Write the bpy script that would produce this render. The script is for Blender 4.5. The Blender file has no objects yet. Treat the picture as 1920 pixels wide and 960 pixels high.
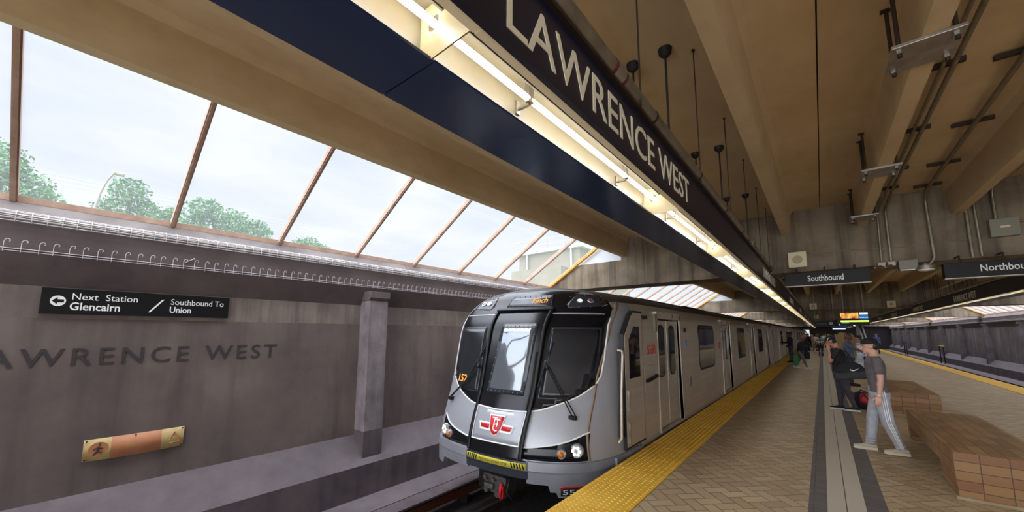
import bpy, bmesh, math, random
from mathutils import Vector, Matrix
random.seed(7)
C = bpy.context.scene.collection
sc = bpy.context.scene
R = math.radians

# ------------------------------------------------------------------ camera, sky, exposure
EYE = 1.77
cam_d = bpy.data.cameras.new('camera'); cam = bpy.data.objects.new('camera', cam_d); C.objects.link(cam)
yaw, pitch, roll, foc, ppy = R(-39.73128398), R(7.05460582), R(0.24419209), 694.6827, 536.414
fw = Vector((math.sin(yaw) * math.cos(pitch), math.cos(yaw) * math.cos(pitch), math.sin(pitch)))
rt = Vector((math.cos(yaw), -math.sin(yaw), 0)); up = rt.cross(fw)
rr_ = math.cos(roll) * rt + math.sin(roll) * up; uu_ = -math.sin(roll) * rt + math.cos(roll) * up
m4 = Matrix((rr_, uu_, -fw)).transposed().to_4x4(); m4.translation = Vector((0, 0, EYE))
cam.matrix_world = m4
cam_d.sensor_width = 36; cam_d.lens = foc / 1920 * 36; cam_d.shift_y = (ppy - 480) / 1920
cam_d.clip_start = 0.05; cam_d.clip_end = 800
sc.camera = cam
sc.view_settings.view_transform = 'Standard'; sc.view_settings.look = 'None'
sc.view_settings.gamma = 1; sc.view_settings.use_curve_mapping = False
sc.view_settings.exposure = 0.95
ZENITH = 11.0; BACKSKY = 6.5
SKY = 0.51          # strength of the overcast sky
TUBE = 12.0         # radiance of the fluorescent tubes

def lin(r, g, b):
    f = lambda c: (c / 255 / 12.92) if c / 255 <= 0.04045 else ((c / 255 + 0.055) / 1.055) ** 2.4
    return (f(r), f(g), f(b), 1)

w = bpy.data.worlds.new('overcast_sky'); sc.world = w; w.use_nodes = True
nt = w.node_tree; nt.nodes.clear()
o = nt.nodes.new('ShaderNodeOutputWorld'); bg = nt.nodes.new('ShaderNodeBackground')
tc = nt.nodes.new('ShaderNodeTexCoord'); mp = nt.nodes.new('ShaderNodeMapping'); mp.inputs['Scale'].default_value = (2, 2, 7)
nz = nt.nodes.new('ShaderNodeTexNoise'); nz.inputs['Scale'].default_value = 1.6; nz.inputs['Detail'].default_value = 6
cr = nt.nodes.new('ShaderNodeValToRGB')
cr.color_ramp.elements[0].position = 0.38; cr.color_ramp.elements[0].color = lin(222, 229, 241)
cr.color_ramp.elements[1].position = 0.66; cr.color_ramp.elements[1].color = lin(246, 247, 250)
nt.links.new(tc.outputs['Generated'], mp.inputs['Vector']); nt.links.new(mp.outputs[0], nz.inputs['Vector'])
nt.links.new(nz.outputs[0], cr.inputs[0])
sx = nt.nodes.new('ShaderNodeSeparateXYZ'); nt.links.new(tc.outputs['Generated'], sx.inputs[0])
mr = nt.nodes.new('ShaderNodeMapRange'); mr.interpolation_type = 'SMOOTHSTEP'; nt.links.new(sx.outputs[2], mr.inputs[0])
mr.inputs[1].default_value = 0.42; mr.inputs[2].default_value = 0.95; mr.inputs[3].default_value = 1.0; mr.inputs[4].default_value = ZENITH   # an overcast sky is brightest overhead, boosted here to fill the interior
mb_ = nt.nodes.new('ShaderNodeMapRange'); mb_.interpolation_type = 'SMOOTHSTEP'; nt.links.new(sx.outputs[1], mb_.inputs[0])
mb_.inputs[1].default_value = -0.25; mb_.inputs[2].default_value = -0.85; mb_.inputs[3].default_value = 1.0; mb_.inputs[4].default_value = BACKSKY   # extra brightness behind the viewpoint, added as frontal fill
mx = nt.nodes.new('ShaderNodeMath'); mx.operation = 'MAXIMUM'; nt.links.new(mr.outputs[0], mx.inputs[0]); nt.links.new(mb_.outputs[0], mx.inputs[1])
vm = nt.nodes.new('ShaderNodeVectorMath'); vm.operation = 'SCALE'; nt.links.new(cr.outputs[0], vm.inputs[0]); nt.links.new(mx.outputs[0], vm.inputs['Scale']); nt.links.new(vm.outputs[0], bg.inputs[0])
bg.inputs[1].default_value = SKY; nt.links.new(bg.outputs[0], o.inputs[0])

# ------------------------------------------------------------------ materials
class NG:
    def __init__(s, name):
        s.m = bpy.data.materials.new(name); s.m.use_nodes = True; s.t = s.m.node_tree
        s.b = s.t.nodes['Principled BSDF']; s.out = s.t.nodes['Material Output']
        s._tc = None
    def n(s, typ, **kw):
        x = s.t.nodes.new(typ)
        for k, v in kw.items(): setattr(x, k, v)
        return x
    def put(s, sock, v):
        if hasattr(v, 'is_output'): s.t.links.new(v, sock)
        else: sock.default_value = v
    def math(s, op, a, b=0.0, c=0.0):
        x = s.n('ShaderNodeMath', operation=op); s.put(x.inputs[0], a); s.put(x.inputs[1], b)
        if op in ('MULTIPLY_ADD', 'COMPARE'): s.put(x.inputs[2], c)
        return x.outputs[0]
    def co(s):
        if not s._tc: s._tc = s.n('ShaderNodeTexCoord').outputs['Object']
        return s._tc
    def vec(s, scale=(1, 1, 1), rot=(0, 0, 0), loc=(0, 0, 0)):
        x = s.n('ShaderNodeMapping'); s.put(x.inputs['Vector'], s.co())
        x.inputs['Scale'].default_value = scale; x.inputs['Rotation'].default_value = rot; x.inputs['Location'].default_value = loc
        return x.outputs[0]
    def noise(s, scale, vscale=(1, 1, 1), detail=5, rough=0.6):
        x = s.n('ShaderNodeTexNoise'); s.put(x.inputs['Vector'], s.vec(vscale)); x.inputs['Scale'].default_value = scale
        x.inputs['Detail'].default_value = detail; x.inputs['Roughness'].default_value = rough
        return x.outputs[0]
    def ramp(s, f, p0, p1, c0=(0, 0, 0, 1), c1=(1, 1, 1, 1)):
        x = s.n('ShaderNodeValToRGB'); e = x.color_ramp.elements
        e[0].position = p0; e[0].color = c0; e[1].position = p1; e[1].color = c1
        s.put(x.inputs[0], f); return x.outputs[0]
    def mix(s, f, a, b, mode='MIX'):
        x = s.n('ShaderNodeMix', data_type='RGBA', blend_type=mode)
        s.put(x.inputs[0], f); s.put(x.inputs[6], a); s.put(x.inputs[7], b); return x.outputs[2]
    def bump(s, h, strength=0.3, dist=0.01):
        x = s.n('ShaderNodeBump'); x.inputs['Strength'].default_value = strength; x.inputs['Distance'].default_value = dist
        s.put(x.inputs['Height'], h); s.t.links.new(x.outputs[0], s.b.inputs['Normal'])

def pm(name, c, rough=0.6, metal=0.0, c2=None, nscale=4.0, nrange=(0.35, 0.7), vs=(1, 1, 1), streak=None, bump=0.0, bscale=40, coat=0.0, spec=0.5, aniso=None):
    g = NG(name); b = g.b
    b.inputs['Roughness'].default_value = rough; b.inputs['Metallic'].default_value = metal
    b.inputs['Specular IOR Level'].default_value = spec; b.inputs['Coat Weight'].default_value = coat
    col = c
    if c2: col = g.mix(g.ramp(g.noise(nscale, vs), *nrange), c, c2)
    if streak:
        sc_, vs_, amt, cs = streak
        f = g.math('MULTIPLY', g.ramp(g.noise(sc_, vs_, 4), 0.45, 0.72), amt)
        col = g.mix(f, col, cs)
    g.put(b.inputs['Base Color'], col)
    if bump: g.bump(g.noise(bscale, vs), bump, 0.01)
    return g.m

def emit(name, c, s):
    g = NG(name); e = g.n('ShaderNodeEmission'); e.inputs[0].default_value = c; e.inputs[1].default_value = s
    g.t.links.new(e.outputs[0], g.out.inputs[0]); return g.m

def glass(name, tint, haze, gloss=0.07):
    g = NG(name)
    t = g.n('ShaderNodeBsdfTransparent'); t.inputs[0].default_value = tint
    d = g.n('ShaderNodeBsdfTranslucent'); d.inputs[0].default_value = (0.86, 0.90, 0.96, 1)
    m1 = g.n('ShaderNodeMixShader'); m1.inputs[0].default_value = haze
    gl = g.n('ShaderNodeBsdfGlossy'); gl.inputs['Roughness'].default_value = 0.05
    m2 = g.n('ShaderNodeMixShader'); m2.inputs[0].default_value = gloss
    L = g.t.links.new
    L(t.outputs[0], m1.inputs[1]); L(d.outputs[0], m1.inputs[2]); L(m1.outputs[0], m2.inputs[1]); L(gl.outputs[0], m2.inputs[2]); L(m2.outputs[0], g.out.inputs[0])
    return g.m

def herringbone(name, cols, mortar, bw=0.13, rot=45):
    g = NG(name)
    v = g.vec((1 / bw, 1 / bw, 1), (0, 0, R(rot)), (400, 400, 0))
    sp = g.n('ShaderNodeSeparateXYZ'); g.put(sp.inputs[0], v)
    x, y = sp.outputs[0], sp.outputs[1]
    i = g.math('FLOOR', x); j = g.math('FLOOR', y); fx = g.math('FRACT', x); fy = g.math('FRACT', y)
    k = g.math('FLOORED_MODULO', g.math('SUBTRACT', i, j), 4.0)
    eq = lambda val: g.math('COMPARE', k, val, 0.3)
    k0, k1, k2, k3 = eq(0.0), eq(1.0), eq(2.0), eq(3.0)
    hor = g.math('ADD', k0, k1); ver = g.math('ADD', k2, k3)
    lo = lambda f: g.math('LESS_THAN', f, 0.05); hi = lambda f: g.math('GREATER_THAN', f, 0.95)
    A = g.math('MULTIPLY', hor, g.math('ADD', lo(fy), hi(fy))); B = g.math('MULTIPLY', ver, g.math('ADD', lo(fx), hi(fx)))
    D = g.math('ADD', g.math('MULTIPLY', k0, lo(fx)), g.math('MULTIPLY', k1, hi(fx)))
    E_ = g.math('ADD', g.math('MULTIPLY', k3, lo(fy)), g.math('MULTIPLY', k2, hi(fy)))
    mo = g.math('MINIMUM', g.math('ADD', g.math('ADD', A, B), g.math('ADD', D, E_)), 1.0)
    cv = g.n('ShaderNodeCombineXYZ'); g.put(cv.inputs[0], g.math('SUBTRACT', i, k1)); g.put(cv.inputs[1], g.math('SUBTRACT', j, k2))
    wn = g.n('ShaderNodeTexWhiteNoise', noise_dimensions='2D'); g.put(wn.inputs['Vector'], cv.outputs[0])
    col = g.ramp(wn.outputs[0], 0.0, 1.0, cols[0], cols[1])
    dirt = g.ramp(g.noise(0.7, (1, 1, 1), 4), 0.4, 0.75)
    col = g.mix(g.math('MULTIPLY', dirt, 0.35), col, cols[2])
    col = g.mix(g.math('MULTIPLY', mo, 0.75), col, mortar)
    g.put(g.b.inputs['Base Color'], col); g.b.inputs['Roughness'].default_value = 0.5
    g.bump(g.math('SUBTRACT', 1.0, mo), 0.25, 0.003)
    return g.m

def bricks(name, ax, bw, bh, offset, c1, c2, mortar, msize=0.006, rough=0.55, c3=None, shift=(0, 0)):
    g = NG(name)
    sp = g.n('ShaderNodeSeparateXYZ'); g.put(sp.inputs[0], g.co())
    cv = g.n('ShaderNodeCombineXYZ'); g.put(cv.inputs[0], g.math('ADD', sp.outputs[ax[0]], shift[0])); g.put(cv.inputs[1], g.math('ADD', sp.outputs[ax[1]], shift[1]))
    b = g.n('ShaderNodeTexBrick'); b.offset = offset; g.put(b.inputs['Vector'], cv.outputs[0])
    b.inputs['Scale'].default_value = 1; b.inputs['Brick Width'].default_value = bw; b.inputs['Row Height'].default_value = bh
    b.inputs['Mortar Size'].default_value = msize; b.inputs['Mortar Smooth'].default_value = 0.1; b.inputs['Bias'].default_value = 0
    b.inputs['Color1'].default_value = c1; b.inputs['Color2'].default_value = c2; b.inputs['Mortar'].default_value = mortar
    col = b.outputs[0]
    if c3: col = g.mix(g.math('MULTIPLY', g.ramp(g.noise(1.3), 0.4, 0.7), 0.5), col, c3)
    g.put(g.b.inputs['Base Color'], col); g.b.inputs['Roughness'].default_value = rough
    return g.m

M = {}
M['wall'] = pm('stained_concrete', lin(115, 102, 96), 0.8, c2=lin(88, 77, 73), nscale=1.1, streak=(1.6, (1, 2.2, 0.22), 0.6, lin(70, 60, 57)), bump=0.3, bscale=18)
M['paleband'] = pm('streaked_pale_band', lin(148, 136, 126), 0.75, c2=lin(104, 93, 87), nscale=0.8, nrange=(0.3, 0.62), streak=(2.5, (1, 3.5, 0.2), 0.7, lin(88, 78, 72)))  # paler streaked band along the west wall under the overhang
M['walle'] = pm('dark_concrete', lin(98, 87, 86), 0.8, c2=lin(72, 62, 63), nscale=1.1, streak=(1.6, (1, 2.2, 0.22), 0.6, lin(140, 130, 128)), bump=0.3, bscale=18)  # darker copy of the west wall concrete, for the east wall
M['pilastere'] = pm('dark_pilaster', lin(110, 100, 102), 0.85, c2=lin(82, 72, 76), nscale=2)  # darker copy of the west pilaster concrete
M['wallup'] = pm('dark_upper_concrete', lin(100, 88, 86), 0.85, c2=lin(76, 66, 66), nscale=1.5, bump=0.2, bscale=20)  # darker tone for the upper wall and pilaster caps
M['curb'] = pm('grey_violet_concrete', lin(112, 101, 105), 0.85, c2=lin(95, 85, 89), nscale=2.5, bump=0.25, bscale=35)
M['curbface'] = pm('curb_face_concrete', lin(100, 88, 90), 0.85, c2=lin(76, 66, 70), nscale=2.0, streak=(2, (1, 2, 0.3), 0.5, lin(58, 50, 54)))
M['sill'] = pm('pale_sill_concrete', lin(118, 110, 106), 0.8, c2=lin(92, 84, 80), nscale=3.0, bump=0.2)
M['pilaster'] = pm('pitted_concrete', lin(140, 130, 130), 0.85, c2=lin(108, 98, 100), nscale=3.0, streak=(3, (2, 2, 0.3), 0.5, lin(78, 70, 72)), bump=0.35, bscale=45)
M['girder'] = pm('streaked_concrete', lin(142, 127, 106), 0.85, c2=lin(106, 92, 75), nscale=1.6, streak=(2.2, (2.0, 1, 0.10), 0.8, lin(58, 48, 40)), bump=0.2, bscale=25)
M['tee'] = pm('painted_beam', lin(206, 182, 144), 0.7, c2=lin(190, 164, 124), nscale=0.9, streak=(6, (1, 0.5, 1), 0.25, lin(158, 132, 92)))
M['soot'] = pm('dark_ballast', lin(52, 46, 46), 0.9, c2=lin(30, 26, 27), nscale=9, bump=0.6, bscale=30)
M['edge'] = pm('platform_edge_concrete', lin(120, 112, 106), 0.8, c2=lin(84, 78, 74), nscale=3)
M['tile'] = herringbone('herringbone_tile', (lin(200, 178, 142), lin(174, 150, 116), lin(154, 132, 104)), lin(110, 92, 70))
M['darkpaver'] = bricks('dark_grey_paver', (1, 0), 0.1, 0.2, 0.5, lin(112, 106, 104), lin(100, 94, 94), lin(74, 68, 68), 0.004)
M['path'] = bricks('pale_grooved_paver', (1, 0), 9.0, 0.157, 0.0, lin(204, 195, 178), lin(198, 188, 170), lin(96, 86, 76), 0.005, shift=(0, 0.096))
M['yellow'] = pm('yellow_tactile', lin(240, 192, 70), 0.55, c2=lin(226, 172, 50), nscale=2.0, streak=(5, (1, 1, 1), 0.3, lin(170, 126, 44)))
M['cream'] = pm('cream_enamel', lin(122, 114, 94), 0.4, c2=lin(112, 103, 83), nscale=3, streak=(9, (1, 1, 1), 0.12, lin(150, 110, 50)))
M['creamlit'] = pm('cream_enamel_lit', lin(206, 192, 154), 0.4, c2=lin(196, 178, 136), nscale=3, streak=(9, (1, 1, 1), 0.15, lin(160, 120, 60)))  # paler copy of the cream enamel, tube light put into its colour
M['blue'] = pm('navy_enamel', lin(34, 52, 88), 0.2, c2=lin(28, 44, 76), nscale=1.2, spec=0.6)
M['navy'] = pm('black_navy_enamel', lin(26, 29, 52), 0.35, c2=lin(21, 23, 42), nscale=2)
M['letter'] = pm('cream_lettering', lin(240, 232, 206), 0.5)
M['signblack'] = pm('black_sign', lin(14, 13, 15), 0.5, c2=lin(20, 19, 21), spec=0.3)
M['white'] = pm('white_lettering', lin(240, 240, 236), 0.5)
M['galv'] = pm('galvanised_steel', lin(176, 168, 158), 0.4, 0.8, c2=lin(140, 132, 124), nscale=7)
M['conduit'] = pm('grey_conduit', lin(150, 140, 122), 0.4, 0.6, c2=lin(120, 110, 94), nscale=8)
M['wire'] = pm('plastic_coated_wire', lin(196, 190, 190), 0.5, 0.3)
M['rust'] = pm('rusty_steel', lin(112, 62, 48), 0.6, 0.4)
M['darksteel'] = pm('dark_steel', lin(62, 50, 44), 0.55, 0.6)
M['black'] = pm('matte_black', lin(22, 21, 22), 0.6)
M['rubber'] = pm('black_rubber', lin(16, 16, 17), 0.55)
M['mullion'] = pm('bronze_mullion', lin(180, 152, 132), 0.45, 0.1, c2=lin(156, 124, 106), nscale=6)
M['mullionY'] = pm('ochre_mullion', lin(206, 150, 66), 0.5, c2=lin(176, 118, 50), nscale=5)
M['flash'] = pm('pale_metal_flashing', lin(196, 198, 204), 0.5, 0.2)
M['glass'] = glass('hazy_skylight_glass', (0.92, 0.935, 0.975, 1), 0.06)
M['glassR'] = M['glass']
M['tubeM'] = emit('fluorescent_tube', (1.0, 0.97, 0.90, 1), TUBE)
M['steel'] = pm('brushed_stainless', lin(206, 196, 180), 0.4, 0.45, c2=lin(190, 179, 162), nscale=2, vs=(1, 0.3, 6), streak=(3, (1, 1.2, 0.3), 0.18, lin(140, 122, 100)))
M['silver'] = pm('silver_paint', lin(172, 174, 180), 0.38, 0.35, c2=lin(164, 166, 172), nscale=1.0)
M['bumper'] = pm('grey_bumper', lin(150, 150, 156), 0.4, 0.3, c2=lin(134, 134, 140), nscale=2)
M['gloss'] = pm('gloss_black', lin(16, 16, 20), 0.22, spec=0.4)
M['panel'] = pm('dark_grey_gloss', lin(50, 54, 60), 0.2)
M['railsteel'] = pm('worn_rail_steel', lin(104, 92, 88), 0.5, 0.5, c2=lin(78, 66, 62), nscale=5)
M['window'] = pm('dark_window', lin(20, 21, 24), 0.05, spec=0.8)
M['screen'] = pm('dark_windscreen', lin(34, 36, 40), 0.22, spec=0.6)
M['roofm'] = pm('sooty_roof', lin(92, 78, 66), 0.6, 0.3, c2=lin(66, 56, 50), nscale=2, vs=(1, 0.2, 1))
M['lensclear'] = pm('clear_lens', lin(200, 205, 210), 0.08, 0.5)
M['lamp'] = emit('lit_headlamp', (1.0, 0.9, 0.7, 1), 3.0)
M['lampw'] = emit('lit_white_marker', (0.95, 0.96, 1.0, 1), 1.6)
M['amber'] = pm('amber_lens', lin(196, 110, 30), 0.15)
M['redlens'] = pm('red_lens', lin(120, 60, 66), 0.15)
M['red'] = pm('red_paint', lin(206, 38, 44), 0.4)
M['led'] = emit('orange_display', (1.0, 0.33, 0.06, 1), 1.1)
M['hazard'] = pm('hazard_yellow', lin(206, 190, 60), 0.5)
M['speaker'] = pm('ivory_enamel', lin(216, 202, 164), 0.5)
M['grille'] = pm('speaker_grille', lin(176, 162, 122), 0.6)
M['boxgrey'] = pm('olive_grey_enamel', lin(128, 124, 108), 0.5)
M['brass'] = pm('aged_yellow_sign', lin(196, 170, 112), 0.5, c2=lin(178, 150, 96), nscale=9)
M['faded'] = pm('faded_orange', lin(186, 128, 88), 0.5, c2=lin(170, 108, 74), nscale=7)
M['fadedred'] = pm('faded_red', lin(166, 70, 62), 0.5)
M['ink'] = pm('faded_ink', lin(70, 56, 46), 0.6)
M['recess_shade'] = pm('shadowed_lettering', lin(56, 49, 50), 0.85)  # dark colour paints the shade of carved letters onto raised ones
bt = (lin(164, 128, 84), lin(142, 100, 66))
M['btop'] = bricks('bench_top_tile', (1, 0), 0.30, 0.11, 0.5, lin(172, 134, 82), lin(138, 98, 58), lin(84, 62, 42), 0.004, c3=lin(120, 92, 60))
M['bside'] = bricks('bench_side_tile', (1, 2), 0.15, 0.12, 0.0, bt[0], bt[1], lin(84, 62, 42), 0.004, c3=lin(150, 112, 66))
M['bend'] = bricks('bench_end_tile', (0, 2), 0.20, 0.10, 0.0, lin(142, 108, 64), lin(122, 80, 50), lin(74, 54, 38), 0.004)
M['kerb'] = pm('bench_base_kerb', lin(160, 142, 112), 0.6, c2=lin(130, 112, 86))

# ------------------------------------------------------------------ mesh helpers
ORG = {}
class MB:
    def __init__(s): s.v = []; s.f = []; s.mi = []; s.sm = []
    def add(s, vs, fs, mi=0, smooth=False):
        n = len(s.v); s.v += [Vector(p) for p in vs]
        for f in fs: s.f.append(tuple(n + i for i in f)); s.mi.append(mi); s.sm.append(smooth)
        return s
    def box(s, x0, x1, y0, y1, z0, z1, mi=0, bev=0.0):
        if bev > 0:
            bm = bmesh.new(); bmesh.ops.create_cube(bm, size=1)
            for v in bm.verts: v.co = Vector(((x0 + x1) / 2 + v.co.x * (x1 - x0), (y0 + y1) / 2 + v.co.y * (y1 - y0), (z0 + z1) / 2 + v.co.z * (z1 - z0)))
            bmesh.ops.bevel(bm, geom=bm.edges[:], offset=bev, segments=2, affect='EDGES', profile=0.5)
            return s.bm(bm, mi)
        v = [(x, y, z) for z in (z0, z1) for y in (y0, y1) for x in (x0, x1)]
        return s.add(v, [(0, 2, 3, 1), (4, 5, 7, 6), (0, 1, 5, 4), (2, 6, 7, 3), (0, 4, 6, 2), (1, 3, 7, 5)], mi)
    def bm(s, bm, mi=0, mat=None, smooth=False):
        bm.verts.index_update(); vs = [(mat @ v.co if mat else v.co.copy()) for v in bm.verts]
        s.add(vs, [[v.index for v in f.verts] for f in bm.faces], mi, smooth); bm.free(); return s
    def obox(s, c, size, rot=None, mi=0):
        rot = rot or Matrix.Identity(3); c = Vector(c)
        v = [c + rot @ Vector((x * size[0] / 2, y * size[1] / 2, z * size[2] / 2)) for z in (-1, 1) for y in (-1, 1) for x in (-1, 1)]
        return s.add(v, [(0, 2, 3, 1), (4, 5, 7, 6), (0, 1, 5, 4), (2, 6, 7, 3), (0, 4, 6, 2), (1, 3, 7, 5)], mi)
    def bar(s, p, q, wd, ht, upv=(0, 0, 1), mi=0):
        p = Vector(p); q = Vector(q); d = (q - p); L = d.length; d.normalize()
        u = Vector(upv); sd = d.cross(u); sd.normalize(); u = sd.cross(d)
        return s.obox((p + q) / 2, (wd, L, ht), Matrix((sd, d, u)).transposed(), mi)
    def prism(s, poly, fn, a0, a1, mi=0, caps=True):
        n = len(poly); v = [fn(p, a0) for p in poly] + [fn(p, a1) for p in poly]
        f = [(i, (i + 1) % n, n + (i + 1) % n, n + i) for i in range(n)]
        if caps: f += [tuple(range(n - 1, -1, -1)), tuple(range(n, 2 * n))]
        return s.add(v, f, mi)
    def cyl(s, p, q, r, r2=None, seg=12, mi=0, smooth=True, caps=True):
        p = Vector(p); q = Vector(q); d = (q - p).normalized(); r2 = r if r2 is None else r2
        a = d.orthogonal().normalized(); b = d.cross(a)
        v = [p + (a * math.cos(t) + b * math.sin(t)) * r for t in [2 * math.pi * i / seg for i in range(seg)]]
        v += [q + (a * math.cos(t) + b * math.sin(t)) * r2 for t in [2 * math.pi * i / seg for i in range(seg)]]
        s.add(v, [(i, (i + 1) % seg, seg + (i + 1) % seg, seg + i) for i in range(seg)], mi, smooth)
        if caps: s.add(v, [tuple(range(seg - 1, -1, -1)), tuple(range(seg, 2 * seg))], mi)
        return s
    def tube(s, pts, r, seg=8, mi=0):
        pts = [Vector(p) for p in pts]; rings = []; a = None
        for i, p in enumerate(pts):
            d = (pts[min(i + 1, len(pts) - 1)] - pts[max(i - 1, 0)]).normalized()
            a = d.orthogonal().normalized() if a is None else (a - d * a.dot(d)).normalized()
            b = d.cross(a); rr = r[i] if isinstance(r, (list, tuple)) else r
            rings.append([p + (a * math.cos(t) + b * math.sin(t)) * rr for t in [2 * math.pi * k / seg for k in range(seg)]])
        v = [x for q in rings for x in q]; f = []
        for i in range(len(rings) - 1):
            for k in range(seg): f.append((i * seg + k, i * seg + (k + 1) % seg, (i + 1) * seg + (k + 1) % seg, (i + 1) * seg + k))
        s.add(v, f, mi, True); n = len(rings)
        s.add(v, [tuple(range(seg - 1, -1, -1)), tuple(range((n - 1) * seg, n * seg))], mi); return s
    def ell(s, c, r, seg=16, rg=10, mi=0, rot=None):
        c = Vector(c); rot = rot or Matrix.Identity(3); v = []; f = []
        for i in range(rg + 1):
            t = math.pi * i / rg
            for k in range(seg):
                ph = 2 * math.pi * k / seg
                v.append(c + rot @ Vector((r[0] * math.sin(t) * math.cos(ph), r[1] * math.sin(t) * math.sin(ph), r[2] * math.cos(t))))
        for i in range(rg):
            for k in range(seg): f.append((i * seg + k, (i + 1) * seg + k, (i + 1) * seg + (k + 1) % seg, i * seg + (k + 1) % seg))
        return s.add(v, f, mi, True)
    def caps(s, p, rp, q, rq, seg=12, mi=0):
        s.cyl(p, q, rp, rq, seg, mi); s.ell(p, (rp,) * 3, seg, 8, mi); s.ell(q, (rq,) * 3, seg, 8, mi); return s
    def loft(s, rings, mi=0, smooth=True, closed=True, caps=True):
        n = len(rings[0]); v = [x for q in rings for x in q]; f = []
        for i in range(len(rings) - 1):
            for k in range(n if closed else n - 1): f.append((i * n + k, i * n + (k + 1) % n, (i + 1) * n + (k + 1) % n, (i + 1) * n + k))
        s.add(v, f, mi, smooth)
        if caps: s.add(v, [tuple(range(n - 1, -1, -1)), tuple(range((len(rings) - 1) * n, len(rings) * n))], mi)
        return s
    def build(s, name, mats, parent=None, world=True, at=None):
        if not isinstance(mats, (list, tuple)): mats = [mats]
        off = Vector((0, 0, 0))
        if parent is not None and world: off = ORG.get(parent.name, Vector((0, 0, 0)))
        if parent is None and at is not None: off = Vector(at)
        me = bpy.data.meshes.new(name)
        me.from_pydata([tuple(p - off) for p in s.v], [], s.f)
        for m_ in mats: me.materials.append(m_)
        for i, p in enumerate(me.polygons): p.material_index = s.mi[i]; p.use_smooth = s.sm[i]
        me.update(); ob = bpy.data.objects.new(name, me); C.objects.link(ob)
        if parent is not None: ob.parent = parent; ORG[ob.name] = off
        elif at is not None: ob.location = off; ORG[ob.name] = off
        return ob
def fixn(ob):
    bm = bmesh.new(); bm.from_mesh(ob.data); bmesh.ops.remove_doubles(bm, verts=bm.verts[:], dist=1e-5)
    bmesh.ops.recalc_face_normals(bm, faces=bm.faces[:]); bm.to_mesh(ob.data); bm.free(); return ob
def thing(name, label, cat, loc=(0, 0, 0), rotz=0.0, group=None):
    o = bpy.data.objects.new(name, None); C.objects.link(o); o.empty_display_size = 0.1
    o.location = loc; o.rotation_euler = (0, 0, rotz); o['label'] = label; o['category'] = cat
    if group: o['group'] = group
    ORG[o.name] = Vector(loc); return o
def tag(o, label, cat, group=None):
    o['label'] = label; o['category'] = cat
    if group: o['group'] = group
    return o
def struct(o, label=None, cat=None):
    o['kind'] = 'structure'
    if label: o['label'] = label
    if cat: o['category'] = cat
    return o
def dup(root, loc, label=None, rotz=None, group=None):
    def cp(o, par):
        c = o.copy(); C.objects.link(c); c.parent = par
        for ch in KIDS.get(o.name, []): cp(ch, c)
        return c
    KIDS = {}
    for ob in C.objects:
        if ob.parent: KIDS.setdefault(ob.parent.name, []).append(ob)
    r = cp(root, None); r.location = loc
    if rotz is not None: r.rotation_euler = (0, 0, rotz)
    if label: r['label'] = label
    if group: r['group'] = group
    return r
def text(mb, s, org, xd, yd, width=None, height=None, depth=0.004, mi=0, bold=0.0, space=1.0, align='L', shear=0.0):
    cu = bpy.data.curves.new('txt', 'FONT'); cu.body = s; cu.size = 1; cu.extrude = 0.5; cu.offset = bold; cu.space_character = space; cu.shear = shear
    cu.resolution_u = 3
    ob = bpy.data.objects.new('txt', cu); C.objects.link(ob)
    dg = bpy.context.evaluated_depsgraph_get(); me = bpy.data.meshes.new_from_object(ob.evaluated_get(dg))
    xs = [v.co.x for v in me.vertices]; ys = [v.co.y for v in me.vertices]
    x0, x1, y0, y1 = min(xs), max(xs), min(ys), max(ys)
    sy = height / (y1 - y0) if height else None; sx = width / (x1 - x0) if width else sy
    if sy is None: sy = sx
    xd = Vector(xd).normalized(); yd = Vector(yd).normalized(); nd = xd.cross(yd); org = Vector(org)
    ax = x0 if align == 'L' else ((x0 + x1) / 2 if align == 'C' else x1)
    vs = [org + xd * ((v.co.x - ax) * sx) + yd * ((v.co.y - y0) * sy) + nd * ((v.co.z + 0.5) * depth) for v in me.vertices]
    mb.add(vs, [tuple(p.vertices) for p in me.polygons], mi)
    bpy.data.objects.remove(ob); bpy.data.curves.remove(cu); bpy.data.meshes.remove(me)
    return mb
def itp(x, xs, ys):
    if x <= xs[0]: return ys[0]
    for i in range(len(xs) - 1):
        if x <= xs[i + 1]: return ys[i] + (ys[i + 1] - ys[i]) * (x - xs[i]) / (xs[i + 1] - xs[i])
    return ys[-1]
XZ = lambda p, a: Vector((p[0], a, p[1]))      # profile in x,z extruded along y
YZ = lambda p, a: Vector((a, p[0], p[1]))
XY = lambda p, a: Vector((p[0], p[1], a))
MIR = 2.76                                      # x -> MIR - x mirrors the west track side to the east one
Y0, Y1 = -8.0, 94.0
BAY = 16.8; GY = 9.85; GT = 0.8                 # girder faces at GY + k*BAY
# ------------------------------------------------------------------ platform
XL, XR = -2.24, 5.0
mb = MB()
cuts = [(XL, -1.606, 3), (-1.606, -0.243, 0), (-0.243, -0.096, 1), (-0.096, 0.218, 2), (0.218, 0.382, 1), (0.382, 4.42, 0), (4.42, XR, 3)]
for a, b, mi in cuts: mb.add([(a, Y0, 0), (b, Y0, 0), (b, Y1, 0), (a, Y1, 0)], [(0, 1, 2, 3)], mi)
mb.add([(XL, Y0, 0), (XL, Y1, 0), (XL, Y1, -1.35), (XL, Y0, -1.35)], [(0, 1, 2, 3)], 3)
mb.add([(XR, Y0, 0), (XR, Y0, -1.35), (XR, Y1, -1.35), (XR, Y1, 0)], [(0, 1, 2, 3)], 3)
mb.add([(XL, Y0, 0), (XL, Y0, -1.35), (XR, Y0, -1.35), (XR, Y0, 0)], [(0, 1, 2, 3)], 3)
struct(mb.build('floor', [M['tile'], M['darkpaver'], M['path'], M['edge']]), 'tan herringbone tiled platform floor with grey guide path', 'floor')

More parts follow.
